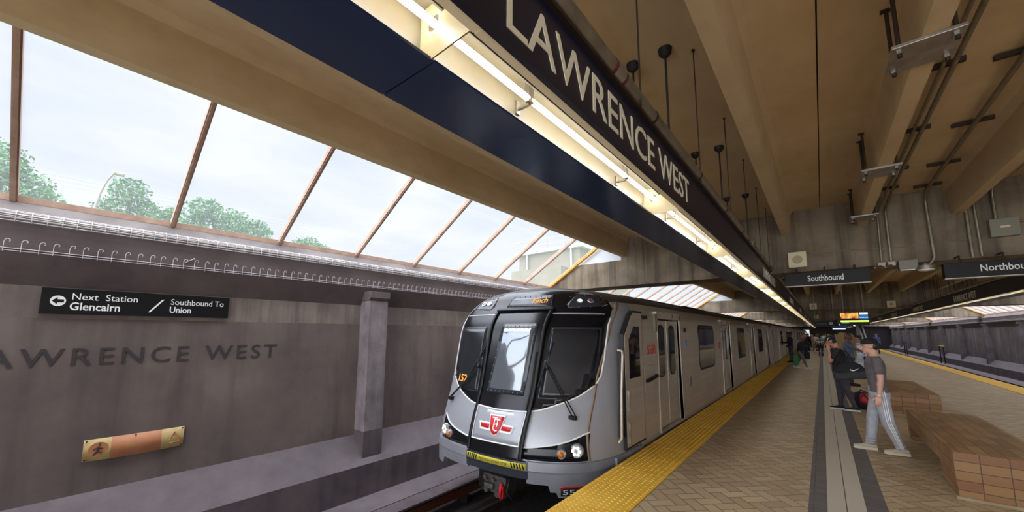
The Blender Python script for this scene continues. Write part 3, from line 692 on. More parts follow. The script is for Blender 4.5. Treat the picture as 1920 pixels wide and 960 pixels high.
# steel plates hung under the second beam
for y, lab in ((3.70, 'nearest steel repair plate bolted under the second roof beam'), (6.40, 'middle steel repair plate bolted under the second roof beam'), (8.9, 'farthest steel repair plate bolted under the second roof beam'), (1.2, 'steel repair plate under the second roof beam above the viewpoint')):
    t = thing('hanger_plate', lab, 'steel plate', (.75, y + .18, 3.84), 0, 'steel plates under the second roof beam')
    mb = MB(); mb.box(.55, .92, y, y + .37, 3.842, 3.868, 0, .003); mb.build('plate', M['galv'], t)
    for xx in (.595, .875):
        for yy in (y + .05, y + .32):
            mb = MB(); mb.cyl((xx, yy, 3.79), (xx, yy, 4.378), .014, seg=10); mb.box(xx - .035, xx + .035, yy - .02, yy + .02, 4.364, 4.378); rd = mb.build('threaded_rod', M['darksteel'], t)
            mb = MB(); mb.cyl((xx, yy, 3.815), (xx, yy, 3.842), .024, seg=6, smooth=False); mb.build('nut', M['galv'], rd)

# ------------------------------------------------------------------ west wall signs, lettering, cable racks
t = thing('wall_sign', 'long black wall sign naming the next station, above the carved name', 'sign', (-6.58, .65, 1.95))
mb = MB(); mb.box(-6.6, -6.555, -.19, 1.50, 1.95, 2.24, 0, .004); mb.build('board', M['signblack'], t)
X = -6.5545
def wt(nm, s, y, z, wd, h, bold=0.0): 
    mb = MB(); text(mb, s, (X, y, z), (0, 1, 0), (0, 0, 1), wd, h, .003, bold=bold); mb.build(nm, M['white'], t)
wt('lettering', 'Next  Station', .035, 2.115, .53, .075); wt('lettering', 'Glencairn', .025, 1.995, .395, .09, .015)
wt('lettering', 'Southbound To', .875, 2.105, .56, .075); wt('lettering', 'Union', .87, 2.0, .215, .08, .015)
mb = MB(); mb.prism([(.67, 2.0), (.69, 2.0), (.81, 2.165), (.79, 2.165)], YZ, X, X + .003); fixn(mb.build('slash', M['white'], t))
mb = MB(); mb.cyl((X, -.065, 2.095), (X + .003, -.065, 2.095), .058, seg=32); mb.build('roundel', M['white'], t)
mb = MB(); mb.prism([(-.11, 2.095), (-.07, 2.135), (-.07, 2.112), (-.022, 2.112), (-.022, 2.078), (-.07, 2.078), (-.07, 2.055)], YZ, X + .003, X + .005); fixn(mb.build('arrow', M['signblack'], t))
t = thing('carved_lettering', 'large carved LAWRENCE WEST lettering in the stained wall', 'lettering', (-6.6, .7, 1.36))
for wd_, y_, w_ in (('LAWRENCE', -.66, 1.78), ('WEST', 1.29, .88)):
    mb = MB(); text(mb, wd_, (-6.599, y_, 1.365), (0, 1, 0), (0, 0, 1), w_, .20, .006, bold=.004, space=1.25); mb.build('word', M['recess_shade'], t)
t = thing('safety_sign', 'peeling faded yellow and orange safety sign low on the wall', 'sign', (-6.58, .7, .28))
mb = MB(); n = 16; ring = []
for i in range(n + 1):
    y = .28 + .875 * i / n; bow = .025 * math.sin(math.pi * i / n) + .012
    zb = .28 - .012 * math.sin(math.pi * i / n)
    ring.append([(-6.6 + bow, y, zb), (-6.6 + bow + .006, y, zb), (-6.6 + bow * .5 + .008, y, .515), (-6.6 + bow * .5 + .002, y, .515)])
for i in range(n): mb.loft([ring[i], ring[i + 1]], 1 if 3 < i < 12 else 0, caps=(i in (0, n - 1)))
mb.build('plate', [M['brass'], M['faded']], t)
mb = MB(); mb.cyl((-6.58, .40, .395), (-6.571, .40, .395), .082, seg=28); mb.build('roundel', M['faded'], t)
mb = MB(); 
for a, b in (((.40, .43), (.39, .38)), ((.39, .38), (.36, .34)), ((.39, .38), (.43, .35)), ((.395, .42), (.435, .40)), ((.395, .42), (.36, .40))): mb.tube([(-6.568, a[0], a[1]), (-6.568, b[0], b[1])], .008, 6)
mb.ell((-6.568, .405, .45), (.006, .013, .013), 8, 6); mb.build('pictogram', M['ink'], t)
mb = MB()
for a, b in (((1.0, .335), (1.06, .465)), ((1.06, .465), (1.12, .335)), ((1.12, .335), (1.0, .335))): mb.tube([(-6.577, a[0], a[1]), (-6.577, b[0], b[1])], .006, 6)
mb.build('warning_triangle', M['faded'], t)
for y_, z_ in ((.30, .50), (.30, .295), (1.135, .50), (1.135, .295), (.70, .50)):
    mb = MB(); mb.cyl((-6.6, y_, z_), (-6.565, y_, z_), .008, seg=8); mb.build('screw', M['darksteel'], t)
M['galv2'] = pm('grimy_coupler_steel', lin(112, 106, 104), 0.5, 0.5, c2=lin(74, 68, 66), nscale=14)
# cable racks along the west wall
t = thing('cable_hook_rail', 'lower wire rail with a long row of upright J hooks along the wall', 'cable rack', (-6.40, 4, 2.58))
for dx, dz in ((0, 0), (.02, .022)):
    mb = MB(); mb.tube([(-6.385 + dx, -6, 2.585 + dz), (-6.385 + dx, 40, 2.585 + dz)], .0045, 6); mb.build('rail_wire', M['wire'], t)
hk = MB(); hk.tube([(0, 0, -.02), (0, 0, .08), (0, .006, .105), (0, .022, .115), (0, .036, .108), (0, .040, .095), (0, .032, .085)], .0034, 6)
hk0 = None; rnd = random.Random(3)
for i in range(96):
    y = -.68 + .1075 * i + rnd.uniform(-.008, .008)
    if hk0 is None: h = hk0 = hk.build('hook', M['wire'], t, world=False)
    else: h = hk0.copy(); C.objects.link(h)
    h.location = (.015, y - 4, .01); h.rotation_euler = (0, rnd.uniform(-.05, .05), rnd.uniform(-.15, .15))
t = thing('cable_tray', 'upper wire basket cable tray along the wall just under the skylight sill', 'cable rack', (-6.38, 4, 2.9))
for x, z in ((-6.41, 3.005), (-6.36, 2.985), (-6.33, 2.955), (-6.33, 2.92), (-6.345, 2.89)):
    mb = MB(); mb.tube([(x, -6, z), (x, 3, z + .004), (x, 8, z - .003), (x, 40, z)], .006 if x < -6.34 else .0045, 6); mb.build('wire', M['wire'], t)
for z, r in ((2.945, .014), (2.965, .011)):
    mb = MB(); mb.tube([(-6.375, -6 + i * 2, z + .01 * math.sin(i * 2.1)) for i in range(24)], r, 8); mb.build('cable', M['galv'], t)
rg = MB(); rg.tube([(-6.42 + 6.38, 0, .115), (.045, 0, .085), (.05, 0, .0), (.03, 0, -.015)], .0042, 6)
r0 = None
for i in range(98):
    y = -.74 + .105 * i
    if r0 is None: h = r0 = rg.build('rung', M['wire'], t, world=False)
    else: h = r0.copy(); C.objects.link(h)
    h.location = (0, y - 4, 0)
mb = MB()
for i in range(98, 420): 
    y = -.74 + .105 * i
    if y > 39: break
    mb.tube([(-6.42, y, 3.015), (-6.335, y, 2.985), (-6.33, y, 2.9)], .0042, 4)
o = mb.build('rung', M['wire'], t); o['kind'] = 'stuff'
mb = MB(); mb.tube([(-6.415, .95, 2.66), (-6.40, .98, 2.685), (-6.40, 1.03, 2.72)], .006, 6); mb.ell((-6.40, 1.035, 2.722), (.01, .012, .012), 8, 6)
tag(mb.build('cable_clip', M['wire'], at=(-6.41, .98, 2.68)), 'single loose white clip between the two cable racks', 'clip')
for z, nm, lb in ((2.60, 'cable_hook_rail', 'wire hook rail along the pilastered wall of the empty track'), (2.93, 'cable_tray', 'wire cable tray under the skylights of the empty track')):
    t = thing(nm, lb, 'cable rack', (MIR + 6.39, 40, z)); mb = MB()
    for d in (0, .03, .08): mb.tube([(MIR + 6.39 - d * .4, 10, z + d), (MIR + 6.39 - d * .4, Y1 - 2, z + d)], .007, 5)
    mb.build('wire', M['wire'], t)

# ------------------------------------------------------------------ subway train
XC = -3.80
duR = [0, .4, .65, .98, 1.2, 1.32, 1.42, 1.48, 1.505, 1.52]; ddR = [0, .045, .11, .27, .47, .65, .88, 1.15, 1.45, 1.95]
duL = [0, .4, .65, .98, 1.2, 1.35, 1.45, 1.49, 1.51, 1.52]; ddL = [0, 0, .015, .07, .15, .28, .5, .85, 1.25, 1.95]
rz = [-.6, 0, .2, .42, .87, 1.4, 1.84, 2.05, 2.25, 2.42, 2.54, 2.58]; rv = [0, 0, .03, .10, .29, .44, .57, .72, .90, 1.06, 1.3, 1.6]
hz = [-.6, -.2, 1.6, 1.9, 2.05, 2.2, 2.35, 2.45, 2.52, 2.56, 2.58]; hh = [1.48, 1.50, 1.52, 1.505, 1.48, 1.41, 1.23, .98, .67, .35, .1]
def sm_interp(x, xs, ys):      # cubic Hermite through the table
    n = len(xs)
    if x <= xs[0]: return ys[0]
    if x >= xs[-1]: return ys[-1]
    for i in range(n - 1):
        if x <= xs[i + 1]: break
    dl = lambda a: (ys[a + 1] - ys[a]) / (xs[a + 1] - xs[a])
    def tan(a):
        if a == 0: return dl(0)
        if a == n - 1: return dl(n - 2)
        p, q = dl(a - 1), dl(a)
        return 0 if p * q <= 0 else 2 * p * q / (p + q)
    h = xs[i + 1] - xs[i]; t = (x - xs[i]) / h; m0, m1 = tan(i) * h, tan(i + 1) * h
    return (2 * t ** 3 - 3 * t * t + 1) * ys[i] + (t ** 3 - 2 * t * t + t) * m0 + (-2 * t ** 3 + 3 * t * t) * ys[i + 1] + (t ** 3 - t * t) * m1
hwz = lambda z: itp(z, hz, hh)
def noseY(u, z):
    a = min(abs(u) * 1.52 / hwz(z), 1.52)
    d = sm_interp(a, duR, ddR) if u > 0 else sm_interp(a, duL, ddL)
    rk = sm_interp(z, rz, rv); s = min(max(-u / 1.2, 0), 1); s = s * s * (3 - 2 * s)
    return 4.04 + d + rk * (1 - .24 * s)
def SP(u, z, off=0.0):
    p = Vector((XC + u, noseY(u, z), z))
    if off:
        e = .012
        n = Vector(((noseY(u + e, z) - noseY(u - e, z)) / (2 * e), -1, (noseY(u, z + e) - noseY(u, z - e)) / (2 * e))).normalized()
        p += n * off
    return p
train = thing('subway_train', 'silver and black subway train standing at the yellow platform edge', 'train', (XC, 8, -1.1))
BZ = -.36
def sect(z0, z1, n): return [z0 + (z1 - z0) * i / n for i in range(n + 1)]
def shell(zs, yr, yl):
    rows = []
    us = [1.52 - .0, 1.515, 1.505, 1.49, 1.47, 1.45, 1.42, 1.38, 1.33, 1.27, 1.2, 1.1, 1.0, .85, .7, .5, .3, .15, 0]
    us = us + [-u for u in us[:-1]][::-1]
    for z in zs:
        h = hwz(z); row = [Vector((XC + h, yr, z))]
        row += [SP(u * h / 1.52, z) for u in us]
        row.append(Vector((XC - h, yl, z))); rows.append(row)
    return rows
body = MB()
def add_shell(zs, yr, yl):
    rows = shell(zs, yr, yl); n = len(rows[0])
    v = [p for r in rows for p in r]
    for i in range(len(rows) - 1):
        for k in range(n - 1):
            z = (zs[i] + zs[i + 1]) / 2; p = rows[i][k]
            mid = (rows[i][k] + rows[i][k + 1]) / 2; side = k <= 4 or k >= n - 6
            mi = 0 if z > 2.27 and mid.y > 5.6 else (1 if not (side and mid.y > 5.6) else 2)
            if z > 2.27: mi = 0
            body.add([rows[i][k], rows[i][k + 1], rows[i + 1][k + 1], rows[i + 1][k]], [(0, 1, 2, 3)], mi, True)
DW = .68
doors0 = [7.55, 13.1, 18.6, 24.0]
ZD0, ZD1 = .05, 2.02
add_shell(sect(.0, ZD0, 1), 8.4, 8.4)
add_shell(sect(ZD0, ZD1, 16), doors0[0] - DW, 8.4)
add_shell(sect(ZD1, 2.58, 14), 8.4, 8.4)
def rest(y0, y1, doors, wins, first):
    zs = sect(ZD1, 2.58, 12)
    poly = [(XC + hwz(z), z) for z in zs] + [(XC - hwz(z), z) for z in zs[::-1]] + [(XC - 1.52, .8), (XC - 1.5, BZ)]
    for i in range(len(poly) - 1):
        p, q = poly[i], poly[i + 1]; zz = (p[1] + q[1]) / 2
        body.add([(p[0], y0, p[1]), (p[0], y1, p[1]), (q[0], y1, q[1]), (q[0], y0, q[1])], [(0, 1, 2, 3)], 0 if zz > 2.27 else 2, True)
    body.add([(XC + 1.5, y0, BZ), (XC + 1.5, y1, BZ), (XC + 1.505, y1, ZD0), (XC + 1.505, y0, ZD0)], [(0, 1, 2, 3)], 2)
    body.add([(p[0], y1, p[1]) for p in poly] + [(XC + 1.5, y1, BZ)], [tuple(range(len(poly) + 1))], 2)
    if not first: body.add([(p[0], y0, p[1]) for p in poly] + [(XC + 1.5, y0, BZ)], [tuple(range(len(poly) + 1))], 2)
    edges = [y0 if not first else 8.4]
    ys = []
    st = y0 if not first else None
    segs = []
    prev = st
    for d in doors:
        if prev is not None: segs.append((prev, d - DW))
        prev = d + DW
    segs.append((prev, y1))
    for a, b in segs:
        zc = [ZD0, .4, .8, 1.2, 1.6, 1.9, ZD1]
        for i in range(len(zc) - 1):
            body.add([(XC + hwz(zc[i]), a, zc[i]), (XC + hwz(zc[i]), b, zc[i]), (XC + hwz(zc[i + 1]), b, zc[i + 1]), (XC + hwz(zc[i + 1]), a, zc[i + 1])], [(0, 1, 2, 3)], 2, True)
    for d in doors:   # door pocket
        xi, xo = XC + 1.40, XC + 1.50
        body.add([(xi, d - DW, ZD0), (xi, d + DW, ZD0), (xi, d + DW, ZD1), (xi, d - DW, ZD1)], [(0, 1, 2, 3)], 3)
        body.box(xi, xo + .015, d - DW, d + DW, ZD0 - .03, ZD0, 2)
        for e in (d - DW, d + DW): body.add([(xi, e, ZD0), (XC + 1.52, e, ZD0), (XC + 1.49, e, ZD1), (xi, e, ZD1)], [(0, 1, 2, 3)], 2)
        body.add([(xi, d - DW, ZD1), (xi, d + DW, ZD1), (XC + 1.48, d + DW, ZD1), (XC + 1.48, d - DW, ZD1)], [(0, 1, 2, 3)], 2)
    # doors and windows as parts
    near = first
    for d in doors:
        for s in (-1, 1):
            y_a, y_b = sorted((d + s * .006, d + s * (DW - (.012 if s < 0 else .075))))
            mb = MB(); mb.box(XC + 1.415, XC + 1.455, y_a, y_b, ZD0 + .01, ZD1 - .02, 0, .008 if near else 0); leaf = mb.build('door_leaf', M['steel'], train)
            cy = (y_a + y_b) / 2
            rp = rrect(cy, 1.43, .34, .92, .12)
            mb = MB(); mb.prism(rp, YZ, XC + 1.456, XC + 1.462); fixn(mb.build('door_window', M['window'], leaf))
            if near:
                rp2 = rrect(cy, 1.43, .385, .965, .14); mb = MB(); mb.prism(rp2, YZ, XC + 1.4555, XC + 1.459); fixn(mb.build('window_gasket', M['rubber'], leaf))
        if near:
            mb = MB(); xs = XC + 1.512
            mb.box(xs - .05, xs + .010, d - DW - .03, d - DW, ZD0 - .02, ZD1 + .1); mb.box(xs - .05, xs + .010, d + DW, d + DW + .06, ZD0 - .02, ZD1 + .1); mb.box(xs - .08, xs + .01, d - DW - .05, d + DW + .07, ZD1, ZD1 + .13)
            mb.build('door_frame', M['steel'], train)
            mb = MB(); mb.box(xs - .02, xs + .03, d + .1, d + .2, ZD1 + .03, ZD1 + .11, 0, .01); mb.box(xs - .02, xs + .035, d - DW - .2, d - DW - .1, 1.78, 2.10, 0, .015); mb.build('door_indicator', M['boxgrey'], train)
    for a, b in wins:
        rp = rrect((a + b) / 2, 1.42, b - a, .98, .16)
        mb = MB(); mb.prism(rp, YZ, XC + 1.50, XC + 1.524); f = fixn(mb.build('side_window', M['window'], train))
        if near:
            rp2 = rrect((a + b) / 2, 1.42, b - a + .09, 1.07, .19); mb = MB(); mb.prism(rp2, YZ, XC + 1.49, XC + 1.5215); fixn(mb.build('window_gasket', M['rubber'], f))
def rrect(cy, cz, w_, h_, r):
    pts = []
    for sx, sz, a0 in ((1, 1, 0), (-1, 1, 90), (-1, -1, 180), (1, -1, 270)):
        for k in range(6):
            a = R(a0 + 18 * k); pts.append((cy + sx * (w_ / 2 - r) + r * math.cos(a), cz + sz * (h_ / 2 - r) + r * math.sin(a)))
    return pts
rest(8.4, 26.9, doors0, [(9.75, 11.3), (15.1, 16.55), (20.5, 22.0)], True)
for c0 in (27.4, 50.7, 74.0):
    dd = [c0 + 3.4 + 5.4 * i for i in range(4)]
    rest(c0, c0 + 22.8, dd, [(dd[i] + 1.95, dd[i] + 3.45) for i in range(3)], False)
ob = body.build('car_body', [M['roofm'], M['silver'], M['steel'], M['black']], train)
bmm = bmesh.new(); bmm.from_mesh(ob.data); bmesh.ops.remove_doubles(bmm, verts=bmm.verts[:], dist=1e-4); bmesh.ops.recalc_face_normals(bmm, faces=bmm.faces[:]); bmm.to_mesh(ob.data); bmm.free()
for y in (26.9, 50.2, 73.5):
    mb = MB(); mb.box(XC - 1.3, XC + 1.38, y, y + .5, -.3, 2.3)
    for i in range(5): mb.box(XC - 1.35, XC + 1.43, y + .03 + i * .1, y + .07 + i * .1, -.3, 2.35)
    mb.build('gangway_bellows', M['rubber'], train)
mb = MB(); mb.box(XC - 1.2, XC + 1.2, 6, 95, -.9, BZ + .02); mb.build('underframe', M['black'], train)
# roof ribs and vents
for i, u in enumerate((-1.0, -.6, .6, 1.0)):
    z = itp(abs(u), [.1, .35, .67, .98, 1.23], [2.58, 2.56, 2.52, 2.45, 2.35]); mb = MB(); mb.box(XC + u - .015, XC + u + .015, 7.4, 96, z - .01, z + .02); mb.build('roof_rib', M['roofm'], train)
mb = MB(); mb.tube([(XC + 1.0, 10.5, 2.47), (XC + 1.05, 11.6, 2.45), (XC + 1.12, 12.6, 2.41)], .02, 6); mb.build('roof_cable', M['rubber'], train)

def patch(name, poly, off, mat, parent=None, th=.012, mats=None, step=.07):
    bm = bmesh.new(); vs = [bm.verts.new((p[0], p[1], 0)) for p in poly]; bm.faces.new(vs)
    u0, u1 = min(p[0] for p in poly), max(p[0] for p in poly); z0, z1 = min(p[1] for p in poly), max(p[1] for p in poly)
    a = math.ceil(u0 / step) * step
    while a < u1:
        bmesh.ops.bisect_plane(bm, geom=bm.verts[:] + bm.edges[:] + bm.faces[:], plane_co=(a, 0, 0), plane_no=(1, 0, 0), dist=1e-5); a += step
    a = math.ceil(z0 / step) * step
    while a < z1:
        bmesh.ops.bisect_plane(bm, geom=bm.verts[:] + bm.edges[:] + bm.faces[:], plane_co=(0, a, 0), plane_no=(0, 1, 0), dist=1e-5); a += step
    bmesh.ops.triangulate(bm, faces=[f for f in bm.faces if len(f.verts) > 4])
    top = [SP(v.co.x, v.co.y, off) for v in bm.verts]; bot = [SP(v.co.x, v.co.y, off - th) for v in bm.verts]
    bm.verts.index_update(); n = len(top); mb = MB()
    fs = [tuple(v.index for v in f.verts) for f in bm.faces]
    mb.add(top + bot, fs + [tuple(n + i for i in f[::-1]) for f in fs] + [(e.verts[0].index, e.verts[1].index, n + e.verts[1].index, n + e.verts[0].index) for e in bm.edges if e.is_boundary])
    bm.free()
    mb.sm = [True] * len(fs) + [False] * (len(mb.f) - len(fs))
    return fixn(mb.build(name, mat, parent or train))
def ribbon(pts, wd): 
    """closed polygon following a (u,z) polyline with a width"""
    L_, R_ = [], []
    for i, p in enumerate(pts):
        a, b = pts[max(i - 1, 0)], pts[min(i + 1, len(pts) - 1)]; d = Vector((b[0] - a[0], b[1] - a[1])).normalized(); n = Vector((-d.y, d.x)) * wd / 2
        L_.append((p[0] + n.x, p[1] + n.y)); R_.append((p[0] - n.x, p[1] - n.y))
    return L_ + R_[::-1]
def arc(keys, n=40):
    us = [k[0] for k in keys]; zs = [k[1] for k in keys]
    return [(us[0] + (us[-1] - us[0]) * i / n, sm_interp(us[0] + (us[-1] - us[0]) * i / n, us, zs)) for i in range(n + 1)]
cu = .07      # centre line of the front
bot = arc([(cu - 1.18, 1.02), (cu - 1.0, .86), (cu - .87, .79), (cu - .52, .67), (cu, .635), (cu + .52, .67), (cu + .87, .79), (cu + 1.05, .89), (cu + 1.18, 1.02)])
sideR = [(cu + 1.22, 1.15), (cu + 1.235, 1.4), (cu + 1.24, 1.7), (cu + 1.23, 2.0), (cu + 1.20, 2.15), (cu + 1.08, 2.28), (cu + .9, 2.38), (cu + .62, 2.46), (cu + .3, 2.495), (cu, 2.50)]
sideL = [(2 * cu - p[0], p[1]) for p in sideR[:-1]][::-1]
mask = bot + sideR + sideL
patch('windscreen_mask', mask, .004, M['gloss'])
patch('white_trim', ribbon([(p[0], p[1] - .006) for p in bot] , .02), .008, M['white'])
for s in (1, -1):
    pts = [(cu + s * 1.195, 1.04)] + [(cu + s * (p[0] - cu + .008), p[1]) for p in sideR[:4]]
    patch('white_trim', ribbon(pts, .018), .008, M['white'])
low = arc([(cu - 1.20, .42), (cu - 1.0, .31), (cu - .8, .255), (cu - .46, .205), (cu, .19), (cu + .46, .205), (cu + .8, .255), (cu + 1.0, .31), (cu + 1.20, .42)])
patch('lamp_band', low + [(cu + 1.21, .07), (cu - 1.21, .07)], .004, M['gloss'])
patch('white_trim', ribbon([(p[0], p[1] + .004) for p in low], .018), .008, M['white'])
# windscreens
def mir(pl): return [(2 * cu - p[0], p[1]) for p in pl]
wsR = [(cu + .585, 1.84), (cu + 1.19, 1.84), (cu + 1.20, 1.55), (cu + 1.165, 1.25), (cu + 1.10, 1.02), (cu + 1.02, .90), (cu + .93, .855), (cu + .75, .83), (cu + .53, .83)]
for pl in (wsR, mir(wsR)):
    c_ = (sum(p[0] for p in pl) / len(pl), sum(p[1] for p in pl) / len(pl)); inn = [(c_[0] + (p[0] - c_[0]) * .93, c_[1] + (p[1] - c_[1]) * .955) for p in pl]
    f = patch('windscreen_frame', pl, .008, M['panel']); patch('windscreen', inn, .012, M['screen'], f)
brow = [(cu - 1.16, 1.90), (cu + 1.16, 1.90)]
patch('brow_groove', ribbon(arc([(cu - 1.17, 2.05), (cu, 2.06), (cu + 1.17, 2.05)]), .018), .007, M['silver'])
# centre door
dTL, dTR, dBL, dBR = (cu - .49, 2.10), (cu + .50, 2.10), (cu - .42, .06), (cu + .47, .06)
def lr(z): t_ = (z - .06) / 2.04; return dBL[0] + (dTL[0] - dBL[0]) * t_, dBR[0] + (dTR[0] - dBR[0]) * t_
door = patch('front_door', [dBL, dBR, dTR, dTL], .035, M['gloss'], th=.04)
a0, b0 = lr(.22); a1, b1 = lr(.64)
arcd = [(a1 + .03 + (b1 - a1 - .06) * i / 12, .645 - .02 * math.sin(math.pi * i / 12)) for i in range(13)]
patch('lower_panel', [(a0 + .04, .215), (b0 - .04, .215)] + arcd[::-1], .041, M['silver'], door)
patch('white_trim', ribbon([(a1 + .03, .645), (a0 + .04, .215), (b0 - .04, .215), (b1 - .03, .645)], .016), .045, M['white'], door)
patch('white_trim', ribbon(arcd, .018), .045, M['white'], door)
for z0_, z1_ in ((.06, 2.1),):
    for s in (0, 1):
        e0, e1 = lr(z0_)[s], lr(z1_)[s]; sgn = -1 if s == 0 else 1
        patch('door_edge', [(e0 - .022, z0_), (e0 + .022, z0_), (e1 + .022, z1_), (e1 - .022, z1_)], .055, M['rubber'], door, th=.055)
patch('door_head', [(dTL[0] - .02, 2.09), (dTR[0] + .03, 2.09), (dTR[0] + .03, 2.125), (dTL[0] - .02, 2.125)], .06, M['rubber'], door, th=.05)
a0, b0 = lr(.86); a1, b1 = lr(1.86)
patch('glazing_frame', [(a0 + .11, .84), (b0 - .14, .84), (b1 - .10, 1.88), (a1 + .22, 1.88)], .042, M['panel'], door)
M['doorglass'] = pm('reflection_tinted_glass', lin(128, 134, 142), 0.05, 0.55, spec=0.9)  # reflected sky put into the pale base colour
patch('door_window', [(a0 + .16, .90), (b0 - .19, .90), (b1 - .15, 1.81), (a1 + .27, 1.81)], .046, M['doorglass'], door)
def rivets(pl, off, n, par, mat=M['galv'], r=.008):
    mb = MB()
    for i in range(len(pl)):
        p, q = pl[i], pl[(i + 1) % len(pl)]
        for k in range(n):
            u = p[0] + (q[0] - p[0]) * k / n; z = p[1] + (q[1] - p[1]) * k / n; mb.ell(SP(u, z, off), (r, r, r), 6, 4)
    return mb.build('rivets', mat, par)
rivets([(a0 + .13, .87), (b0 - .16, .87), (b1 - .12, 1.845), (a1 + .24, 1.845)], .043, 8, door)
# destination sign
sgn = [(cu - .40, 2.19), (cu + .44, 2.17), (cu + .36, 2.37), (cu - .36, 2.37)]
f = patch('sign_housing', sgn, .012, M['panel'])
rivets(sgn, .013, 7, f, r=.007)
mb = MB(); text(mb, 'Finch', (0, 0, 0), (1, 0, 0), (0, 1, 0), .26, .085, .002)
mb.v = [SP(cu + .07 + p.x, 2.235 + p.y, .016 + p.z) for p in mb.v]; mb.build('destination_text', M['led'], f)
mb = MB(); text(mb, '152', (0, 0, 0), (1, 0, 0), (0, 1, 0), .20, .115, .002)
mb.v = [SP(cu - 1.03 + p.x, .95 + p.y, .016 + p.z) for p in mb.v]; mb.build('run_number', M['led'], train)
# upper marker lamps
upR = [(cu + .70, 2.37), (cu + .98, 2.335), (cu + 1.13, 2.20), (cu + 1.10, 2.17), (cu + .72, 2.14), (cu + .66, 2.2)]
for s, pl in ((1, upR), (-1, mir(upR))):
    f = patch('marker_housing', pl, .010, M['panel']); rivets(pl, .011, 3, f, r=.007)
    for k, (uu, m_) in enumerate(((cu + s * .80, M['lampw']), (cu + s * .925, M['redlens']))):
        c = SP(uu, 2.255, .012); n = (SP(uu, 2.255, .05) - SP(uu, 2.255, .0)).normalized()
        mb = MB(); mb.cyl(c, c + n * .012, .052, .047, 20, 0); mb.cyl(c + n * .012, c + n * .016, .036, .03, 20, 1); mb.build('marker_lamp', [M['lensclear'], m_], f)
# headlamps
for s in (1, -1):
    uu = cu + s * 1.10; zz = .205
    c = SP(uu, zz, .004); n = Vector((.28 if s > 0 else -.25, -1, 0)).normalized()
    mb = MB(); mb.cyl(c - n * .03, c + n * .03, .092, .085, 28); hl = mb.build('headlamp', M['lensclear'], train)
    sx = n.cross(Vector((0, 0, 1))).normalized()
    for k in range(7):
        a = 2 * math.pi * k / 6; rr = 0 if k == 6 else .047
        if k == 6: continue
        q = c + n * .031 + sx * rr * math.cos(a) + Vector((0, 0, 1)) * rr * math.sin(a)
        mb = MB(); mb.cyl(q, q + n * .006, .019, .016, 12); mb.build('led', M['lamp'], hl)
    uu = cu + s * .955; zz = .165
    c = SP(uu, zz, .004); mb = MB(); mb.cyl(c - n * .02, c + n * .02, .062, .056, 24); al = mb.build('indicator_lamp', M['lensclear'], train)
    mb = MB(); mb.ell(c + n * .018, (.046, .046, .046), 16, 10); mb.build('amber_lens', M['amber'], al)
# emblem: winged shield
emz = .42; emu = cu + .02
def emb(nm, pl, off, m_, par): return patch(nm, [(emu + p[0], emz + p[1]) for p in pl], off, m_, par, th=.004)
sh = [(-.125, .125), (.125, .125), (.095, -.03), (.055, -.10), (0, -.125), (-.055, -.10), (-.095, -.03)]
wg = [(-.30, .02), (-.265, -.065), (-.07, -.065), (.07, -.065), (.265, -.065), (.30, .02), (.09, .02), (-.09, .02)]
e1_ = emb('emblem', [(p[0] * 1.06, p[1] * 1.2 + (.004 if p[1] > 0 else .0)) for p in wg], .046, M['white'], door)
emb('emblem_shield', [(p[0] * 1.12, p[1] * 1.1) for p in sh], .048, M['white'], e1_)
emb('emblem_wing', [(-.28, .008), (-.255, -.05), (-.105, -.05), (-.112, .008)], .051, M['red'], e1_); emb('emblem_wing', [(.28, .008), (.255, -.05), (.105, -.05), (.112, .008)], .051, M['red'], e1_)
emb('emblem_field', [(p[0] * .95, p[1] * .95) for p in sh], .053, M['red'], e1_)
mb = MB(); text(mb, 'T', (-.075, .0, 0), (1, 0, 0), (0, 1, 0), .09, .10, .002); text(mb, 'T', (-.02, -.02, 0), (1, 0, 0), (0, 1, 0), .085, .10, .002); text(mb, 'C', (-.04, -.075, 0), (1, 0, 0), (0, 1, 0), .085, .10, .002)
mb.v = [SP(emu + p.x, emz + p.y, .056 + p.z) for p in mb.v]; mb.build('emblem_letters', M['white'], e1_)
# wipers
def wiper(piv, elbow, tip0, tip1, s):
    A, Bp = SP(*piv, .02), SP(*elbow, .07); mb = MB()
    for d in (0, .035): mb.tube([SP(piv[0] + d, piv[1], .03), SP(piv[0] + d, piv[1], .06), SP(elbow[0] + d * .6, elbow[1], .07)], .008, 6)
    mb.cyl(SP(piv[0] + .017, piv[1], .0), SP(piv[0] + .017, piv[1], .06), .03, seg=12); mb.box(*[c for a in zip((A - Vector((.05, .02, .02))), (A + Vector((.06, .03, .03)))) for c in a])
    ar = mb.build('wiper_arm', M['rubber'], train)
    mb = MB(); mb.tube([SP(tip0[0] + (tip1[0] - tip0[0]) * k / 6, tip0[1] + (tip1[1] - tip0[1]) * k / 6, .035) for k in range(7)], .010, 6)
    m = ((tip0[0] + tip1[0]) / 2, (tip0[1] + tip1[1]) / 2); mb.tube([SP(*m, .035), SP(*elbow, .07)], .01, 6); mb.ell(SP(*elbow, .07), (.03, .03, .03), 8, 6); mb.build('wiper_blade', M['rubber'], ar)
wiper((1.08, .60), (.70, 1.24), (.60, .98), (.72, 1.62), 1)
wiper((-1.06, .66), (-.50, 1.20), (-.72, 1.02), (-.40, 1.62), -1)
